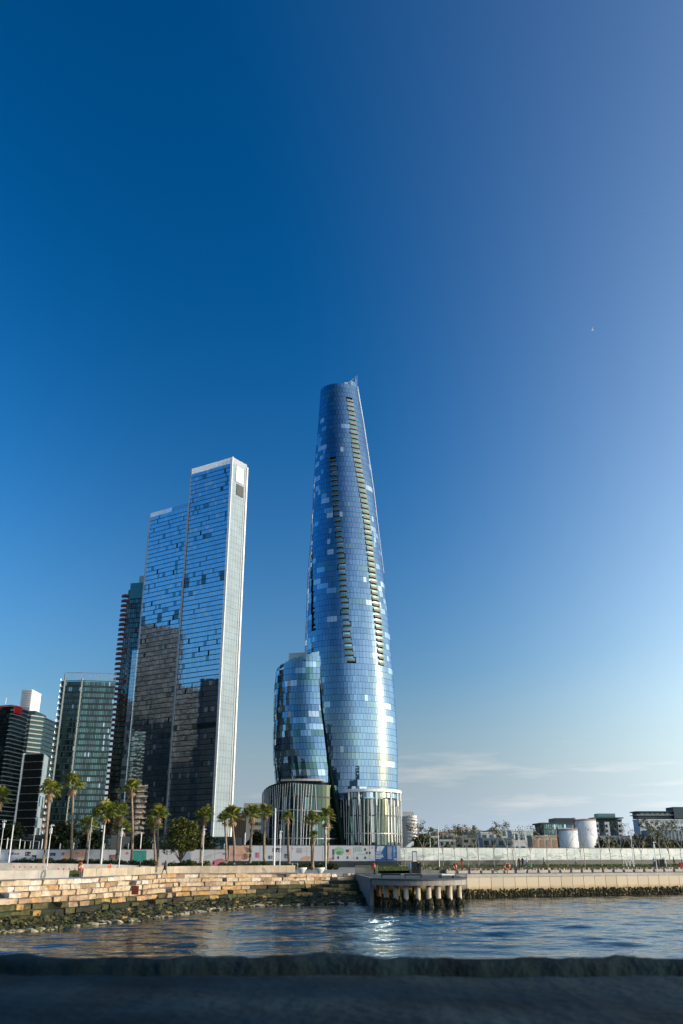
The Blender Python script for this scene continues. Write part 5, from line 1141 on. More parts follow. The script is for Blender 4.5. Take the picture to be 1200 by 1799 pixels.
palm(88, 1384, 18, 76, 158, 1, 'tall palm in front of the black office, second from the left edge')
palm(128, 1375, 18, 125, 162, 0, 'tallest thick topped palm, in front of the grey green apartment block')
palm(156, 1447, 15, 150, 168, 2, 'short palm standing half behind a lamp post left of the slim tower')
palm(185, 1423, 18, 178, 158, 3, 'medium palm with a broad shaggy crown below the red tower')
palm(211, 1423, 15, 205, 160, 1, 'medium palm close to the right of the broad shaggy one')
palm(232, 1382, 15, 231, 164, 0, 'slim high palm in front of the second tallest glass slab')
palm(214, 1452, 14, 208, 172, 2, 'low palm crown peeping out behind a pair of trunks')
palm(278, 1427, 16, 277, 158, 1, 'palm left of the round leafy tree with another palm just behind it')
palm(271, 1448, 13, 272, 168, 2, 'smaller palm just behind the one left of the leafy tree')
palm(360, 1430, 15, 352, 158, 3, 'leaning palm right of the round leafy tree with a lamp on its trunk')
palm(408, 1431, 17, 412, 158, 0, 'bushy crowned palm at the foot of the white side wall')
palm(396, 1436, 13, 397, 170, 2, 'palm partly hidden behind the bushy one at the white side wall')
palm(443, 1427, 15, 440, 160, 1, 'palm in front of the plain grey apartments, left of two', )
palm(466, 1425, 14, 463, 162, 2, 'palm just left of the tall white pole at the curved podium')
palm(505, 1434, 10, 508, 160, 1, 'thin palm with a small crown in front of the left podium fins')
palm(549, 1438, 13, 549, 150, 2, 'palm with a small second crown growing below its own', dead=.8)
palm(551, 1467, 9, 550, 148.6, 0, 'short small crowned palm directly in front of a taller trunk', dead=1.0, tr=.16)
palm(573, 1431, 14, 571.5, 156, 3, 'palm with a long dead skirt nearest the tower seam', dead=1.7)
palm(577, 1450, 6, 575.5, 158, 1, 'twin stemmed slim palm trunk beside the long skirted palm', dead=1.0, tr=.14)
# ------------------------------------------------------------------ leafy trees, hedges
LF = [mat('leaf_' + n_, c, .6, var=.3, scale=2, trans=.2) for n_, c in (('dark', (.02, .035, .008)), ('mid', (.05, .075, .012)), ('light', (.15, .14, .02)), ('olive', (.09, .085, .03)), ('grey', (.06, .075, .04)))]
BARK = mat('bark', (.14, .11, .08), .9, var=.25, scale=4); BARK_P = mat('pale_bark', (.34, .31, .27), .9, var=.25, scale=4)
def clump(mb, c, r, n, sz, mi, r_):
    for i in range(n):
        while True:
            v = Vector((r_.uniform(-1, 1), r_.uniform(-1, 1), r_.uniform(-1, 1)))
            if .15 < v.length < 1: break
        p = Vector(c) + Vector((v.x * r[0], v.y * r[1], v.z * r[2])); a = Vector((r_.gauss(0, 1), r_.gauss(0, 1), r_.gauss(0, 1))).normalized(); b = a.orthogonal().normalized(); q = a.cross(b); s = sz * r_.uniform(.6, 1.3)
        mb.add([p - b * s, p + q * s * .6, p + b * s, p - q * s * .6], [(0, 1, 2, 3)], mi() if callable(mi) else mi)
def leafy(name, label, loc, R, H, trunk_h, n, sz, mats, wts, cat='tree', seed=1, nb=14):
    r_ = random.Random(seed); t_ = thing(name, label, cat, loc); cr = MB(); tr = MB()
    tr.tube([(0, 0, 0), (.05, 0, trunk_h * .6), (0, .05, trunk_h + .4)], [R * .07, R * .055, R * .045], 7)
    for k in range(nb):
        a = r_.uniform(0, 6.28); e_ = r_.uniform(-.55, 1.2); rr = R * r_.uniform(.35, .72); c = Vector((math.cos(a) * rr * math.cos(e_), math.sin(a) * rr * math.cos(e_), trunk_h + (H - trunk_h) * (.42 + .42 * math.sin(e_) * r_.uniform(.6, 1))))
        tr.tube([(0, 0, trunk_h * .9), c * .5 + Vector((0, 0, trunk_h * .5)), c], [R * .022, R * .014, R * .006], 4)
        cs = R * r_.uniform(.26, .46); clump(cr, c, (cs, cs, cs * .85), n // nb, sz, lambda: r_.choices(range(len(mats)), wts)[0], r_)
    tr.build('trunk', BARK, t_, True); cr.build('crown', mats, t_); return t_
x, _, _z = atY(318, 1500, 156); leafy('leafy_tree', 'round dark green leafy tree between palms in front of the glass slabs', (x, 156, 3.6), 3.5, 9.4, 1.3, 7500, .19, LF[:3], (2.5, 4, 4), seed=5, nb=34)
def hedge(name, label, px0, px1, py_top, Y, z0=3.6, n=1600, cat='hedge', seed=1, wts=(4, 4, 1.5), sz=.14):
    r_ = random.Random(seed); t_ = thing(name, label, cat); x0, x1 = atY(px0, py_top, Y)[0], atY(px1, py_top, Y)[0]; zt = atY(px0, py_top, Y)[2]; b = MB(); nb = max(3, int((x1 - x0) / .9))
    for k in range(nb):
        x = x0 + (x1 - x0) * (k + .5) / nb; h = (zt - z0) * r_.uniform(.65, 1.1); clump(b, (x, Y + r_.uniform(-.4, .4), z0 + h * .5), (.75, .7, h * .55), n // nb, sz, lambda: r_.choices((0, 1, 2), wts)[0], r_)
        b.ball((x, Y + .2, z0 + h * .4), (.6, .5, h * .42), 6, 4, 0, .2, r_)
    b.build('foliage', LF[:3], t_); b2 = MB()
    for k in range(nb): x = x0 + (x1 - x0) * (k + .5) / nb; b2.tube([(x, Y, z0 - .1), (x + .1, Y, z0 + .6)], .05, 4)
    b2.build('stem', BARK, t_); return t_
hedge('hedge', 'dark clipped shrubs below the left end of the first hoarding', 22, 118, 1508, 166, 4.1, 2600, seed=1)
hedge('hedge', 'shrubs below the peach printed panels of the first hoarding', 118, 200, 1509, 160, 3.9, 2600, seed=2)
hedge('hedge', 'shrubs between the slim palm and the pair of palms', 198, 272, 1510, 158, 3.8, 2400, seed=3)
hedge('hedge', 'shrub mass under the round leafy tree', 298, 338, 1511, 150, 3.6, 1800, seed=4, wts=(4, 3, 1))
hedge('hedge', 'bright green shrub right of the leafy tree', 334, 368, 1512, 149, 3.6, 1500, seed=5, wts=(1, 4, 4))
hedge('hedge', 'low green shrubs in the gap between the two white hoardings', 384, 432, 1515, 150, 3.6, 1500, seed=6)
hedge('hedge', 'low shrubs in front of the second hoarding left of the tall pole', 430, 478, 1514, 152, 3.6, 1700, seed=7, wts=(3, 4, 2))
hedge('hedge', 'low shrubs right of the tall white pole', 490, 520, 1515, 152, 3.6, 1100, seed=8)
hedge('hedge', 'dark hedge behind the white planter bowls', 524, 594, 1514, 156, 3.5, 1700, seed=9, wts=(6, 2, .5))
SHADY = mat('leaf_in_shade', (.007, .013, .005), .8, var=.3, spec=.1)  # near-black leaves: shade of the buildings put into the colour
# dark garden trees behind the left hoarding
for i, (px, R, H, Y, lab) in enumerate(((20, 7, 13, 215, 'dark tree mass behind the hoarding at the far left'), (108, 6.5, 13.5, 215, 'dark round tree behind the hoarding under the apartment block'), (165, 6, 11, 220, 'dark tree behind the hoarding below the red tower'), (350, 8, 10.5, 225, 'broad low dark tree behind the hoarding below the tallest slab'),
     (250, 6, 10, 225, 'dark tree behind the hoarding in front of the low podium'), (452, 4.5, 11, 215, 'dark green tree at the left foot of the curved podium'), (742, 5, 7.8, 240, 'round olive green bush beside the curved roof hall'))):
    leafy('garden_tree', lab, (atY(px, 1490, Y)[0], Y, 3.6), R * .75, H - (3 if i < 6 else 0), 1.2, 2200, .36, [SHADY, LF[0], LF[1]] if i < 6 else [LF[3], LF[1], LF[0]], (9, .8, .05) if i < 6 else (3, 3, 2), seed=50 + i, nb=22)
# sparse trees along the right lawn
def bare(px, Y, H, leaf, seed, label, mt=None, z0=3.75, spread=.36, m=BARK_P):
    r_ = random.Random(seed); t_ = thing('young_tree', label, 'tree', (atY(px, 1525, Y)[0], Y, z0)); b = MB(); tips = []
    def grow(p, d, L, r, lv):
        q = p + d * L; b.tube([p, (p + q) / 2 + Vector((r_.uniform(-.03, .03), r_.uniform(-.03, .03), 0)) * L, q], [r, r * .8, r * .6], 5 if lv < 2 else 3, 0, False)
        if lv == 4: tips.append(q); return
        for k in range(2 if lv else 4):
            a = r_.uniform(0, 6.28); n_ = (d + Vector((math.cos(a), math.sin(a), .15)) * r_.uniform(.45, .8)).normalized(); grow(q if k < 3 else p + d * L * .8, n_, L * r_.uniform(.55, .75) if lv else H * .26, r * .6, lv + 1)
        if lv >= 2: tips.append(q)
    grow(Vector((0, 0, 0)), Vector((r_.uniform(-.03, .03), 0, 1)), H * .42, .085, 0)
    b.build('trunk', m, t_); c = MB(); mt = mt or [LF[3], LF[4], LF[2]]
    for q in tips:
        if r_.random() < min(1, leaf * 1.5): clump(c, q, (.5, .5, .4), int(3 + 13 * leaf), .11 + .05 * leaf, lambda: r_.choices((0, 1, 2), (4, 2, 1))[0], r_)
    if c.v: c.build('crown', mt, t_)
    return t_
BR_ = [(712, 175, 6.2, .05, 'thin bare sapling right of the blue notice'), (744, 172, 7.8, .75, 'bushy yellow brown tree with a low fork behind the deck'), (779, 176, 6.4, .12, 'thin sapling beside the tall white pole'), (800, 174, 7.2, .45, 'young tree with thin green crown behind the orange dressed person'),
 (823, 173, 7.6, .6, 'young tree with a grey green crown, right of the person in red trousers'), (842, 180, 6.2, .2, 'slight sapling with a yellow twig, right of the grey green crown'), (869, 176, 7.2, .3, 'dark barked young tree behind the first stone seats'), (894, 173, 8.0, .6, 'young tree with broad brown crown left of the ring lifebuoy'),
 (903, 182, 6.0, .25, 'slim young tree just right of the broad brown crown'), (934, 175, 7.0, .25, 'forked young tree right of the group with the bicycle'), (963, 174, 7.6, .4, 'young tree in front of the tan colonnade'), (998, 176, 8.2, .0, 'leafless tree in front of the smaller white tank'), (1022, 186, 6.0, .0, 'thin bare sapling between the two white tanks'),
 (1028, 176, 8.4, .03, 'leafless tree in front of the larger white tank'), (1058, 179, 7.6, .12, 'young tree with dark twigs just right of the larger tank'), (1075, 192, 6.6, .05, 'thin bare sapling right of the larger tank'), (1094, 180, 8.0, .35, 'forked young tree beside the white bike hoops'), (1117, 182, 7.2, .12, 'bare young tree in front of the long hedge gap'),
 (1129, 194, 6.2, .0, 'thin bare sapling left of the lamp post at right'), (1163, 180, 8.6, .85, 'fullest tree of the right lawn with yellow green leaves'), (1179, 186, 6.4, .08, 'thin bare tree near the right picture edge'), (1200, 186, 8.4, .8, 'leafy tree cut by the right picture edge')]
for i, (px, Y, H, lf, lab) in enumerate(BR_): bare(px, Y, H, lf, 300 + i, lab, spread=.4)
# woodland on the far shore
for i in range(34):
    px = 740 + i * 7.2 + rg.uniform(-3, 3) if i < 18 else 1056 + (i - 18) * 11 + rg.uniform(-3, 3); px = px if px < 975 or px > 1050 else 880; Y = 400 + rg.uniform(-60, 60); H = rg.uniform(8, 12) if px > 1040 else rg.uniform(3.5, 6.5)
    leafy('shore_tree', ORDS[i] + ' olive green tree from the left in the belt behind the turquoise hoarding', (atY(px, 1495, Y)[0], Y, 3), 4.5, H, 1.5, 420, .6, [LF[4], LF[3], LF[0]], (3, 4, 1), seed=700 + i, nb=12)['group'] = 'trees of the belt behind the turquoise hoarding'
# ------------------------------------------------------------------ lamps, poles, bowls, hoops, cones
def lamp(px, py_top, pxb, pyb, Y, label, z0=3.6, double=False, head=True, r=.06, m=WHITE):
    x, _, z = atY(px, py_top, Y); xb = atY(pxb, pyb, Y)[0]; t_ = thing('lamp_post', label, 'lamp post', (x, Y, z0)); H = z - z0
    MB().tube([(0, 0, 0), (0, 0, H)], [r * 1.3, r * .8], 8).build('pole', m, t_); MB().box(-.16, -.16, 0, .16, .16, .12).build('base_plate', STEEL, t_)
    if head:
        MB().box(-.13, -.12, H - 1.15, .13, .12, H - .45).build('speaker_box', m, t_); MB().hexa([(-.3 if double else -.12, -.14, H - .28), (.32, -.14, H - .2), (.32, .14, H - .2), (-.3 if double else -.12, .14, H - .28), (-.3 if double else -.12, -.14, H - .14), (.32, -.14, H - .08), (.32, .14, H - .08), (-.3 if double else -.12, .14, H - .14)]).build('lamp_head', m, t_)
    return t_
lamp(8, 1441, 2, 1520, 150, 'white lamp post with head and box nearest the left edge', double=True); lamp(24, 1449, 15, 1516, 150, 'plain white pole second from the left edge', head=False, r=.11); lamp(91, 1448, 82, 1530, 118, 'white lamp post on the lawn beside the ramp wall')
lamp(215, 1454, 208, 1526, 124, 'white lamp post in front of the pair of palms'); lamp(162, 1436, 156, 1515, 152, 'grey pole beside the short palm', head=False, r=.1, m=STEEL); lamp(184, 1450, 178, 1520, 148, 'pale straight pole in front of the broad shaggy palm', head=False, r=.12)
lamp(359, 1455, 352, 1524, 148, 'white lamp post against the leaning palm'); lamp(484, 1420, 481, 1520, 140, 'tallest plain white pole in front of the left podium', head=False, r=.13); lamp(493, 1459, 491, 1522, 138, 'lamp post just right of the tallest plain white pole')
lamp(573, 1452, 572, 1522, 140, 'lamp post against the long skirted palm'); lamp(769, 1448, 768, 1520, 168, 'tall thin white pole on the lawn behind the deck', head=False, r=.07); lamp(903, 1462, 903, 1520, 168, 'thin lamp post on the lawn left of the bicycle group')
lamp(1107, 1462, 1110, 1521, 165, 'lamp post left of the fullest lawn tree'); lamp(1148, 1478, 1150, 1560, 150, 'lamp post at the quay ladder', z0=3.15); lamp(755, 1463, 755, 1500, 230, 'thin pole behind the bushy yellow brown tree', head=False, r=.07)
for k, (px, py, Y) in enumerate(sorted(((61, 1462, 200), (69, 1478, 200), (75, 1474, 200), (14, 1472, 200), (36, 1474, 200), (44, 1478, 200), (106, 1482, 200), (130, 1480, 200), (184, 1482, 200), (226, 1481, 200), (249, 1462, 200), (269, 1482, 200), (341, 1481, 200), (431, 1463, 200), (394, 1482, 200), (54, 1478, 200)))):
    x, _, z = atY(px, py, Y); tag(MB().tube([(x, Y, 3), (x, Y, z)], .1 if z < 11 else .15, 6).build('site_pole', WHITE if px in (14, 36, 75, 249, 431) else STEEL), ORDS[k] + ' thin pale site pole from the left behind the white hoarding', 'pole', 'thin site poles behind the hoardings')
x0, z0 = atY(-20, 1475, 200)[0], atY(0, 1473, 200)[2]; x1 = atY(70, 1480, 200)[0]; tag(MB().tube([(x0, 200, z0), (x1, 200, z0 - .6)], .05, 4).build('site_cable', STEEL), 'thin cable strung between the site poles at far left', 'cable')
def bowl(px, Y, label):
    x = atY(px, 1525, Y)[0]; t_ = thing('planter_bowl', label, 'planter', (x, Y, 3.45)); MB().tube([(0, 0, 0), (0, 0, .12), (0, 0, .5), (0, 0, .78)], [.28, .36, .62, .72], 18).build('bowl', WHITE, t_, True); MB().tube([(0, 0, .7), (0, 0, .8)], [.64, .6], 14).build('soil', DARKGREY, t_)
bowl(530.5, 128, 'white round planter bowl at the end of the block wall'); bowl(562, 128, 'white round planter bowl standing alone further right')
t_ = thing('drinking_frame', 'pale metal hoop frame left of the white planter bowl', 'bike rack', (atY(518, 1520, 130)[0], 130, 3.5)); MB().tube([(-.35, 0, 0), (-.35, 0, 1.25), (.4, 0, 1.25), (.4, 0, 0)], .05, 6).build('hoop', STEEL, t_); MB().box(-.9, -.1, 1.22, -.3, .1, 1.3).build('shelf', STEEL, t_)
for px, lab in ((435, 'first'), (448, 'second'), (457, 'third'), (460, 'fourth'), (471, 'fifth')):
    tag(MB().tube([(atY(px, 1520, 140)[0], 140, 3.5), (atY(px, 1520, 140)[0], 140, 4.35)], .07, 8).build('bollard', CONC_L), lab + ' short pale bollard from the left along the low shrubs', 'bollard', 'bollards along the low shrubs')
for px, lab in ((1096, 'left'), (1102, 'middle'), (1108, 'right')):
    x = atY(px, 1520, 176)[0]; tag(MB().tube([(x, 176, 3.7), (x, 176, 4.7), (x + .12, 176, 4.95), (x + .3, 176, 4.95), (x + .45, 176, 4.6), (x + .5, 176, 3.7)], .05, 6).build('bike_hoop', WHITE), lab + ' one of three white bike hoops on the right lawn', 'bike rack', 'white bike hoops')
t_ = thing('bin_frame', 'pair of black bins in a white frame on the right lawn', 'bins', (atY(1160, 1518, 172)[0], 172, 3.7)); 
for dx in (-.7, .35): MB().box(dx - .35, -.3, 0, dx + .35, .3, 1.35).build('bin', BLACK, t_)
MB().tube([(-1.15, -.35, 0), (-1.15, -.35, 1.5), (.85, -.35, 1.5), (1.0, -.35, 0)], .06, 5).build('frame', WHITE, t_)
def cone(px, py, Y, h, label, g='orange markers along the lawn at far left', z=None):
    x, _, zz = atY(px, py, Y); z = zz if z is None else z; t_ = thing('traffic_cone', label, 'cone', (x, Y, z), 0, g); MB().tube([(0, 0, .04), (0, 0, h)], [h * .28, h * .06], 8).build('cone', ORANGE, t_); MB().box(-h * .33, -h * .33, 0, h * .33, h * .33, .04).build('base', ORANGE, t_)
for k, px in enumerate((3, 9, 15, 20)): cone(px, 1532, 106, .45, ['leftmost', 'second', 'third', 'rightmost'][k] + ' of four small orange cones on the lawn at far left', z=3.72)
cone(191, 1520, 140, .7, 'larger pair of orange cones beside the end of the ramp wall, left one', 'pair of orange cones at the ramp end', z=4.3 - .6); cone(194.6, 1520, 139, .95, 'larger pair of orange cones beside the end of the ramp wall, right one', 'pair of orange cones at the ramp end', z=3.7)
for k, px in enumerate((25, 35, 44, 55, 64, 76, 84, 103, 112, 122, 132, 142, 151, 162, 169, 175)):
    Y = 127 + k * .6; x, _, z = atY(px, 1523 if px < 90 else 1526.5, Y - 9 if px > 90 else Y); tag(MB().ball((x, Y - 9 if px > 90 else Y, max(z, 3.7)), (.11, .11, .13), 8, 6).build('marker_ball', mat('marker_pink', (.7, .1, .12), .5) if k == 0 else bpy.data.materials['marker_pink']), ORDS[k] + ' small pink marker from the left along the ramp kerb', 'marker', 'small pink markers along the ramp')
# information kiosk and small things on the deck and quay
x = atY(729, 1520, 140)[0]; ks = thing('information_kiosk', 'dark information kiosk with a lit white panel at the back of the deck', 'kiosk', (x, 140, 3.16)); MB().box(-.75, -.25, 0, .95, .25, 1.6).build('cabinet', BLACK, ks); MB().box(-.4, -.2, 1.6, .35, .2, 3.2).build('head', BLACK, ks); MB().box(-.32, -.24, 1.75, .27, -.205, 3.08).build('panel', WHITE, ks)
t_ = thing('picnic_table', 'small pink topped table at the seated person right of the deck', 'table', (atY(834, 1525, 142)[0], 142, 3.15)); MB().box(-.55, -.35, .68, .55, .35, .75).build('top', BP, t_); MB().box(-.25, -.2, 0, .25, .2, .679).build('leg', CONC_L, t_)
t_ = thing('lounge_bench', 'pale slatted lounge bench on grass left of the kiosk', 'bench', (atY(712, 1520, 165)[0], 165, 3.6)); MB().hexa([(-1, -.3, .4), (1, -.3, .35), (1, .3, .35), (-1, .3, .4), (-1, -.3, .47), (1, -.3, .42), (1, .3, .42), (-1, .3, .47)]).build('seat', CONC_L, t_); MB().hexa([(-1.5, -.3, .95), (-1, -.3, .4), (-1, .3, .4), (-1.5, .3, .95), (-1.5, -.3, 1.0), (-1, -.3, .47), (-1, .3, .47), (-1.5, .3, 1.0)]).build('backrest', CONC_L, t_)
for sx in (-.8, .8): MB().box(sx - .05, -.2, 0, sx + .05, .2, .35).build('leg', STEEL, t_)
t_ = thing('red_box', 'red equipment box at the right picture edge above the quay', 'box', (atY(1198, 1524, 162)[0], 162, 3.16)); MB().box(-.3, -.25, 0.1, .4, .25, 1.35).build('body', RED, t_); MB().box(-.33, -.28, 1.35, .43, .28, 1.42).build('lid', RED, t_)
tm = thing('timber_stack', 'low dark timber seat edge with uneven stones behind the rounded deck', 'planter', (atY(765, 1528, 141)[0], 141, 3.16)); MB().box(-3.2, -.3, 0, 3.4, .3, .42).build('kerb', DARKGREY, tm)
b = MB()
for k in range(46): x = -3 + k * .14; b.obox((x, .45), .06, .1, .1, .5 + rg.uniform(0, .5), rg.uniform(-.3, .3), rg.randrange(5))
b.build('stones', SAND, tm, kind='stuff')

# ------------------------------------------------------------------ people
SKIN = mat('skin', (.42, .24, .16), .6); HAIR = mat('dark_hair', (.02, .015, .012), .6)
def cloth(n_, c): return mat('cloth_' + n_, c, .8, var=.15, scale=6)
CL = dict(black=cloth('black', (.012, .012, .014)), navy=cloth('navy', (.015, .02, .06)), blue=cloth('blue', (.05, .13, .32)), white=cloth('white', (.6, .6, .6)), red=cloth('red', (.55, .05, .02)), lblue=cloth('light_blue', (.25, .35, .5)), orange=cloth('orange', (.62, .12, .04)), green=cloth('dark_green', (.01, .03, .03)), denim=cloth('denim', (.06, .09, .17)), grey=cloth('grey', (.16, .17, .19)))
def person(label, loc, rz, h, top, legs, pose='stand', coat=None, hold=None):
    """one continuous skinned body; z = 0 at the soles"""
    sc = h / 1.72; st = {'stand': (.08, .06), 'walk': (.30, -.26)}.get(pose, (.1, .1))
    V = {}; E = []; R_ = {}
    def p(n_, x, y, z, r, par=None):
        V[n_] = (x * sc, y * sc, z * sc); R_[n_] = r * sc
        if par: E.append((par, n_))
    if pose == 'sit':
        p('pel', 0, 0, .52, .13); p('wai', 0, .04, .72, .12, 'pel'); p('che', 0, .02, .98, .15, 'wai'); p('nec', 0, -.02, 1.15, .055, 'che'); p('hea', 0, -.05, 1.30, .098, 'nec'); p('top', 0, -.05, 1.38, .07, 'hea')
        for s, n_ in ((-1, 'l'), (1, 'r')):
            p('hip' + n_, .09 * s, -.04, .5, .09, 'pel'); p('kne' + n_, .12 * s, -.45, .50, .065, 'hip' + n_); p('ank' + n_, .12 * s, -.42, .09, .042, 'kne' + n_); p('toe' + n_, .12 * s, -.60, .04, .035, 'ank' + n_)
            p('sho' + n_, .19 * s, 0, 1.08, .06, 'che'); p('elb' + n_, .24 * s, -.08, .82, .042, 'sho' + n_); p('wri' + n_, .15 * s, -.30, .72, .03, 'elb' + n_); p('han' + n_, .12 * s, -.37, .70, .034, 'wri' + n_)
    else:
        a, b_ = st
        p('pel', 0, 0, .95, .12); p('wai', 0, 0, 1.10, .105, 'pel'); p('che', 0, 0, 1.32, .135, 'wai'); p('nec', 0, -.01, 1.48, .055, 'che'); p('hea', 0, -.02, 1.60, .092, 'nec'); p('top', 0, -.01, 1.66, .075, 'hea')
        for s, n_, off in ((-1, 'l', a), (1, 'r', -b_ if pose == 'stand' else b_)):
            o_ = off if pose == 'walk' else .03 * s
            p('hip' + n_, .09 * s, 0, .88, .088, 'pel'); p('kne' + n_, .10 * s, -.5 * o_ - (.06 if pose == 'walk' else 0), .49, .06, 'hip' + n_); p('ank' + n_, .10 * s, -o_ + (.05 if o_ < 0 else 0), .09, .04, 'kne' + n_); p('toe' + n_, .11 * s, -o_ - .15, .04, .035, 'ank' + n_)
            sw = -o_ if pose == 'walk' else .0
            p('sho' + n_, .19 * s, 0, 1.40, .06, 'che'); p('elb' + n_, .25 * s, .02 - .3 * sw, 1.12, .042, 'sho' + n_)
            if hold: p('wri' + n_, .17 * s, -.24, 1.08, .03, 'elb' + n_); p('han' + n_, .12 * s, -.31, 1.10, .034, 'wri' + n_)
            else: p('wri' + n_, .26 * s, -.06 - .7 * sw, .88, .03, 'elb' + n_); p('han' + n_, .26 * s, -.08 - .75 * sw, .80, .034, 'wri' + n_)
    names = list(V); me = bpy.data.meshes.new('person'); me.from_pydata([V[k] for k in names], [(names.index(a), names.index(b)) for a, b in E], [])
    o = bpy.data.objects.new('person', me); C.objects.link(o)
    sk = o.modifiers.new('skin', 'SKIN'); sk.use_smooth_shade = True; su = o.modifiers.new('sub', 'SUBSURF'); su.levels = 1; su.render_levels = 1
    for i, k in enumerate(names): me.skin_vertices[0].data[i].radius = (R_[k], R_[k] * (.8 if k in ('che', 'wai', 'pel') else 1)); me.skin_vertices[0].data[i].use_root = (k == 'pel')
    dg = bpy.context.evaluated_depsgraph_get(); m2 = bpy.data.meshes.new_from_object(o.evaluated_get(dg)); o.modifiers.clear(); o.data = m2; bpy.data.meshes.remove(me)
    m2.materials.clear()
    for m_ in (SKIN, HAIR, top, legs, BLACK): m2.materials.append(m_)
    zs = 1.72 if pose != 'sit' else 1.44; hz_ = (1.52 if pose != 'sit' else 1.2) * sc; wz = (.98 if pose != 'sit' else .60) * sc
    for f in m2.polygons:
        c = f.center
        if c.z > hz_: f.material_index = 1 if (c.z > hz_ + .14 * sc or c.y > -.01 * sc) else 0
        elif c.z < .08 * sc: f.material_index = 4
        elif abs(c.x) > .2 * sc and c.z < .86 * sc and pose != 'sit': f.material_index = 0
        elif c.z < wz: f.material_index = 3
        else: f.material_index = 2
        f.use_smooth = True
    o.location = loc; o.rotation_euler = (0, 0, rz); tag(o, label, 'person')
    if coat:
        b = MB(); n = 12; rings = [(1.44, .13, .10), (1.36, .22, .14), (1.12, .19, .14), (.95, .22, .17), (.70, .26, .21), (.50, .30, .24)]; v = []
        for z, rx, ry in rings: v += [(rx * math.cos(2 * math.pi * k / n) * sc, ry * math.sin(2 * math.pi * k / n) * sc, z * sc) for k in range(n)]
        b.add(v, [(j * n + k, j * n + (k + 1) % n, (j + 1) * n + (k + 1) % n, (j + 1) * n + k) for j in range(len(rings) - 1) for k in range(n)]); b.build('coat', coat, o, True)
    return o
def gp(px, py, z): return atz(px, py, z)
def at_ground(px, Y, z): return (atY(px, 1520, Y)[0], Y, z)
person('person in a long dark coat walking left along the sandstone wall, arms folded in front', at_ground(290.5, 118.6, 3.58), -1.4, 1.74, CL['green'], CL['black'], 'walk', CL['green'], True)
bg_ = MB().box(-.16, -.1, 0, .16, .1, .34).build('shoulder_bag', BBR, None, loc=(at_ground(286.5, 118.4, 0)[0], 118.4, 4.62)); tag(bg_, 'small brown bag held by the person in the long dark coat', 'bag')
person('person in black sitting low by the hedge at the end of the ramp', at_ground(246, 141, 3.55), .6, 1.7, CL['black'], CL['black'], 'sit')
person('person dressed in black standing between the shrubs before the second hoarding', at_ground(419, 141, 3.5), 1.2, 1.72, CL['black'], CL['black'])
person('person in dark blue standing just below the lamp post right of the tall white pole', at_ground(490.5, 139, 3.5), .3, 1.7, CL['navy'], CL['grey'])
person('person in blue jacket and jeans standing left of the information kiosk', at_ground(721, 139, 3.16), .9, 1.72, CL['blue'], CL['denim'])
person('person in black with white shoes standing right against the kiosk', at_ground(735.5, 138, 3.16), -.6, 1.74, CL['black'], CL['black'])
person('person with dark top behind the orange lifebuoy at the back of the deck', at_ground(801.5, 144, 3.2), .2, 1.72, CL['black'], CL['orange'])
person('person in black top and red trousers standing right of the lifebuoy', at_ground(812, 160, 3.7), .1, 1.76, CL['black'], CL['red'])
person('person sitting by the pink topped table', at_ground(832, 143.4, 3.16), 0, 1.7, CL['grey'], CL['black'], 'sit')
person('person in dark clothes leaning at the left of the bicycle group', at_ground(912.5, 163, 3.7), -1.0, 1.72, CL['black'], CL['black'])
person('tall person in navy standing in the middle of the bicycle group', at_ground(918.5, 164, 3.7), -.8, 1.80, CL['navy'], CL['black'])
person('person in light blue shirt holding the bicycle', at_ground(926, 163, 3.7), .8, 1.74, CL['lblue'], CL['denim'])
person('person in white shirt walking before the turquoise hoarding, middle of the lawn', at_ground(956.5, 170, 3.7), -1.2, 1.74, CL['white'], CL['black'], 'walk')
person('person in lilac top and jeans walking left of the larger tank', at_ground(1012, 168, 3.7), 1.3, 1.76, CL['lblue'], CL['denim'], 'walk')
person('person in light blue shirt and black trousers beside the bins', at_ground(1150, 168, 3.7), .2, 1.78, CL['lblue'], CL['black'])
person('person in faint blue walking behind the bins', at_ground(1167, 182, 3.75), .2, 1.74, CL['lblue'], CL['denim'], 'walk')
person('person in dark clothes striding near the right picture edge', at_ground(1185, 176, 3.7), 1.3, 1.78, CL['navy'], CL['black'], 'walk')
x = at_ground(931, 162.4, 3.7)[0]; bc = thing('bicycle', 'green bicycle held on the lawn behind the ring lifebuoy', 'bicycle', (x, 162.4, 3.7), .2)
for dx in (-.5, .5): w_ = torus(.32, .025, 18, 5).build('wheel', [BLACK, STEEL], bc); w_.location = (dx, 0, .34)
fb = MB(); BI = mat('bike_green', (.02, .25, .12), .4)
for a_, b_ in (((-.5, .34), (-.1, .34)), ((-.1, .34), (-.2, .85)), ((-.5, .34), (-.17, .75)), ((-.1, .34), (.35, .8)), ((-.17, .75), (.35, .82)), ((.35, .95), (.5, .34))): fb.tube([(a_[0], 0, a_[1]), (b_[0], 0, b_[1])], .025, 5)
fb.build('frame', BI, bc); MB().tube([(.35, -.25, 1.0), (.33, 0, .97), (.35, .25, 1.0)], .02, 5).build('handlebar', BLACK, bc); MB().box(-.32, -.07, .86, -.1, .07, .92).build('saddle', BLACK, bc)
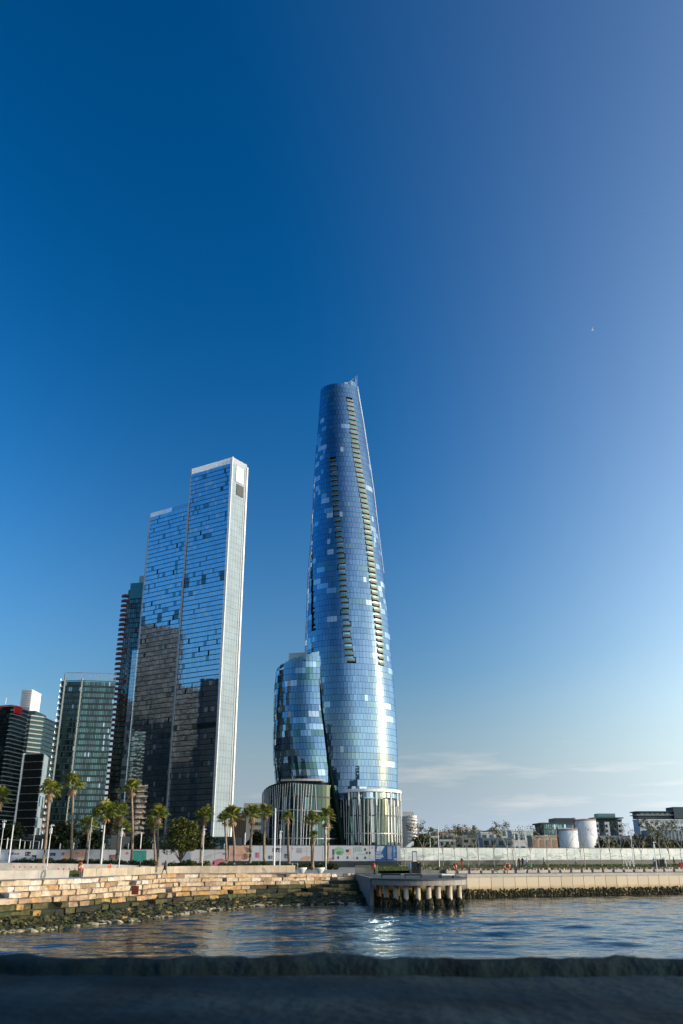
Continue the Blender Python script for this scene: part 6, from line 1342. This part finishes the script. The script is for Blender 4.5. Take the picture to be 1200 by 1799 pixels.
# tiny white bird high in the sky
q = atY(1040.5, 580, 240); bd = MB(); bd.ball((0, 0, 0), (.5, .16, .16), 8, 6); bd.add([(-.1, 0, .05), (.15, 0, .05), (.1, -.7, .35), (-.05, -1.2, .3)], [(0, 1, 2, 3)]); bd.add([(-.1, 0, .05), (.15, 0, .05), (.1, .7, .35), (-.05, 1.2, .3)], [(0, 1, 2, 3)])
tag(bd.build('white_bird', WHITE, loc=q), 'tiny white gull flying alone high in the blue sky at right', 'bird')
# ------------------------------------------------------------------ unseen trees added beside the camera to cast shade on the ledge
for i, (x, y, R, H) in enumerate(((12, -5, 6.5, 12.5), (20, -3.5, 7.5, 15), (27, -9, 8, 17), (15, -13, 7, 14), (5, -13, 6, 12))):
    leafy('shade_tree', ['broad', 'tall', 'tallest', 'rounded', 'leftmost'][i] + ' added tree beside the viewpoint, unseen, placed to shade the ledge', (x, y, 5.2), R, H, 3.2, 5200, .42, LF[:3], (3, 4, .7), seed=900 + i, nb=34)
bank = MB(); bank.add([(-60, -80, 5.0), (90, -80, 5.0), (60, -2, 5.0), (9, -2, 5.0), (9, -3, 5.0), (-60, -3, 5.0)], [(0, 1, 2, 3, 4, 5)]); bank.add([(60, -2, -1), (9, -2, -1), (9, -2, 5.0), (60, -2, 5.0)], [(0, 1, 2, 3)]); struct(bank.build('headland', GRASS))

# wooded rise of the headland behind the viewpoint, mirrored low in the glass
r_ = random.Random(4); wd = MB(); nx, ny = 44, 14; v = []
def hh(x, y): return 5 + 34 * math.exp(-((x - 40) / 170) ** 4) * min(1, max(0, (-y - 40) / 60)) * (.85 + .15 * math.sin(x * .05))
for j in range(ny + 1):
    for i in range(nx + 1): x = -190 + i * 10.5; y = -40 - j * 16; v.append((x, y, hh(x, y) if 0 < i < nx else 0))
hd = MB(); hd.add(v, [(j * (nx + 1) + i, (j + 1) * (nx + 1) + i, (j + 1) * (nx + 1) + i + 1, j * (nx + 1) + i + 1) for j in range(ny) for i in range(nx)]); struct(hd.build('hills', HM, smooth=True))
for k in range(1500):
    x, y = r_.uniform(-185, 265), -45 - 190 * r_.random(); h = r_.uniform(4, 9); wd.ball((x, y, hh(x, y) + h * .5), (h * .6, h * .6, h * .6), 6, 4, r_.choices((0, 1, 2), (4, 3, .6))[0], .3, r_)
tag(wd.build('woodland', LF[:3]), 'dark green woodland on the headland behind the viewpoint, outside the picture', 'woodland', kind='stuff')
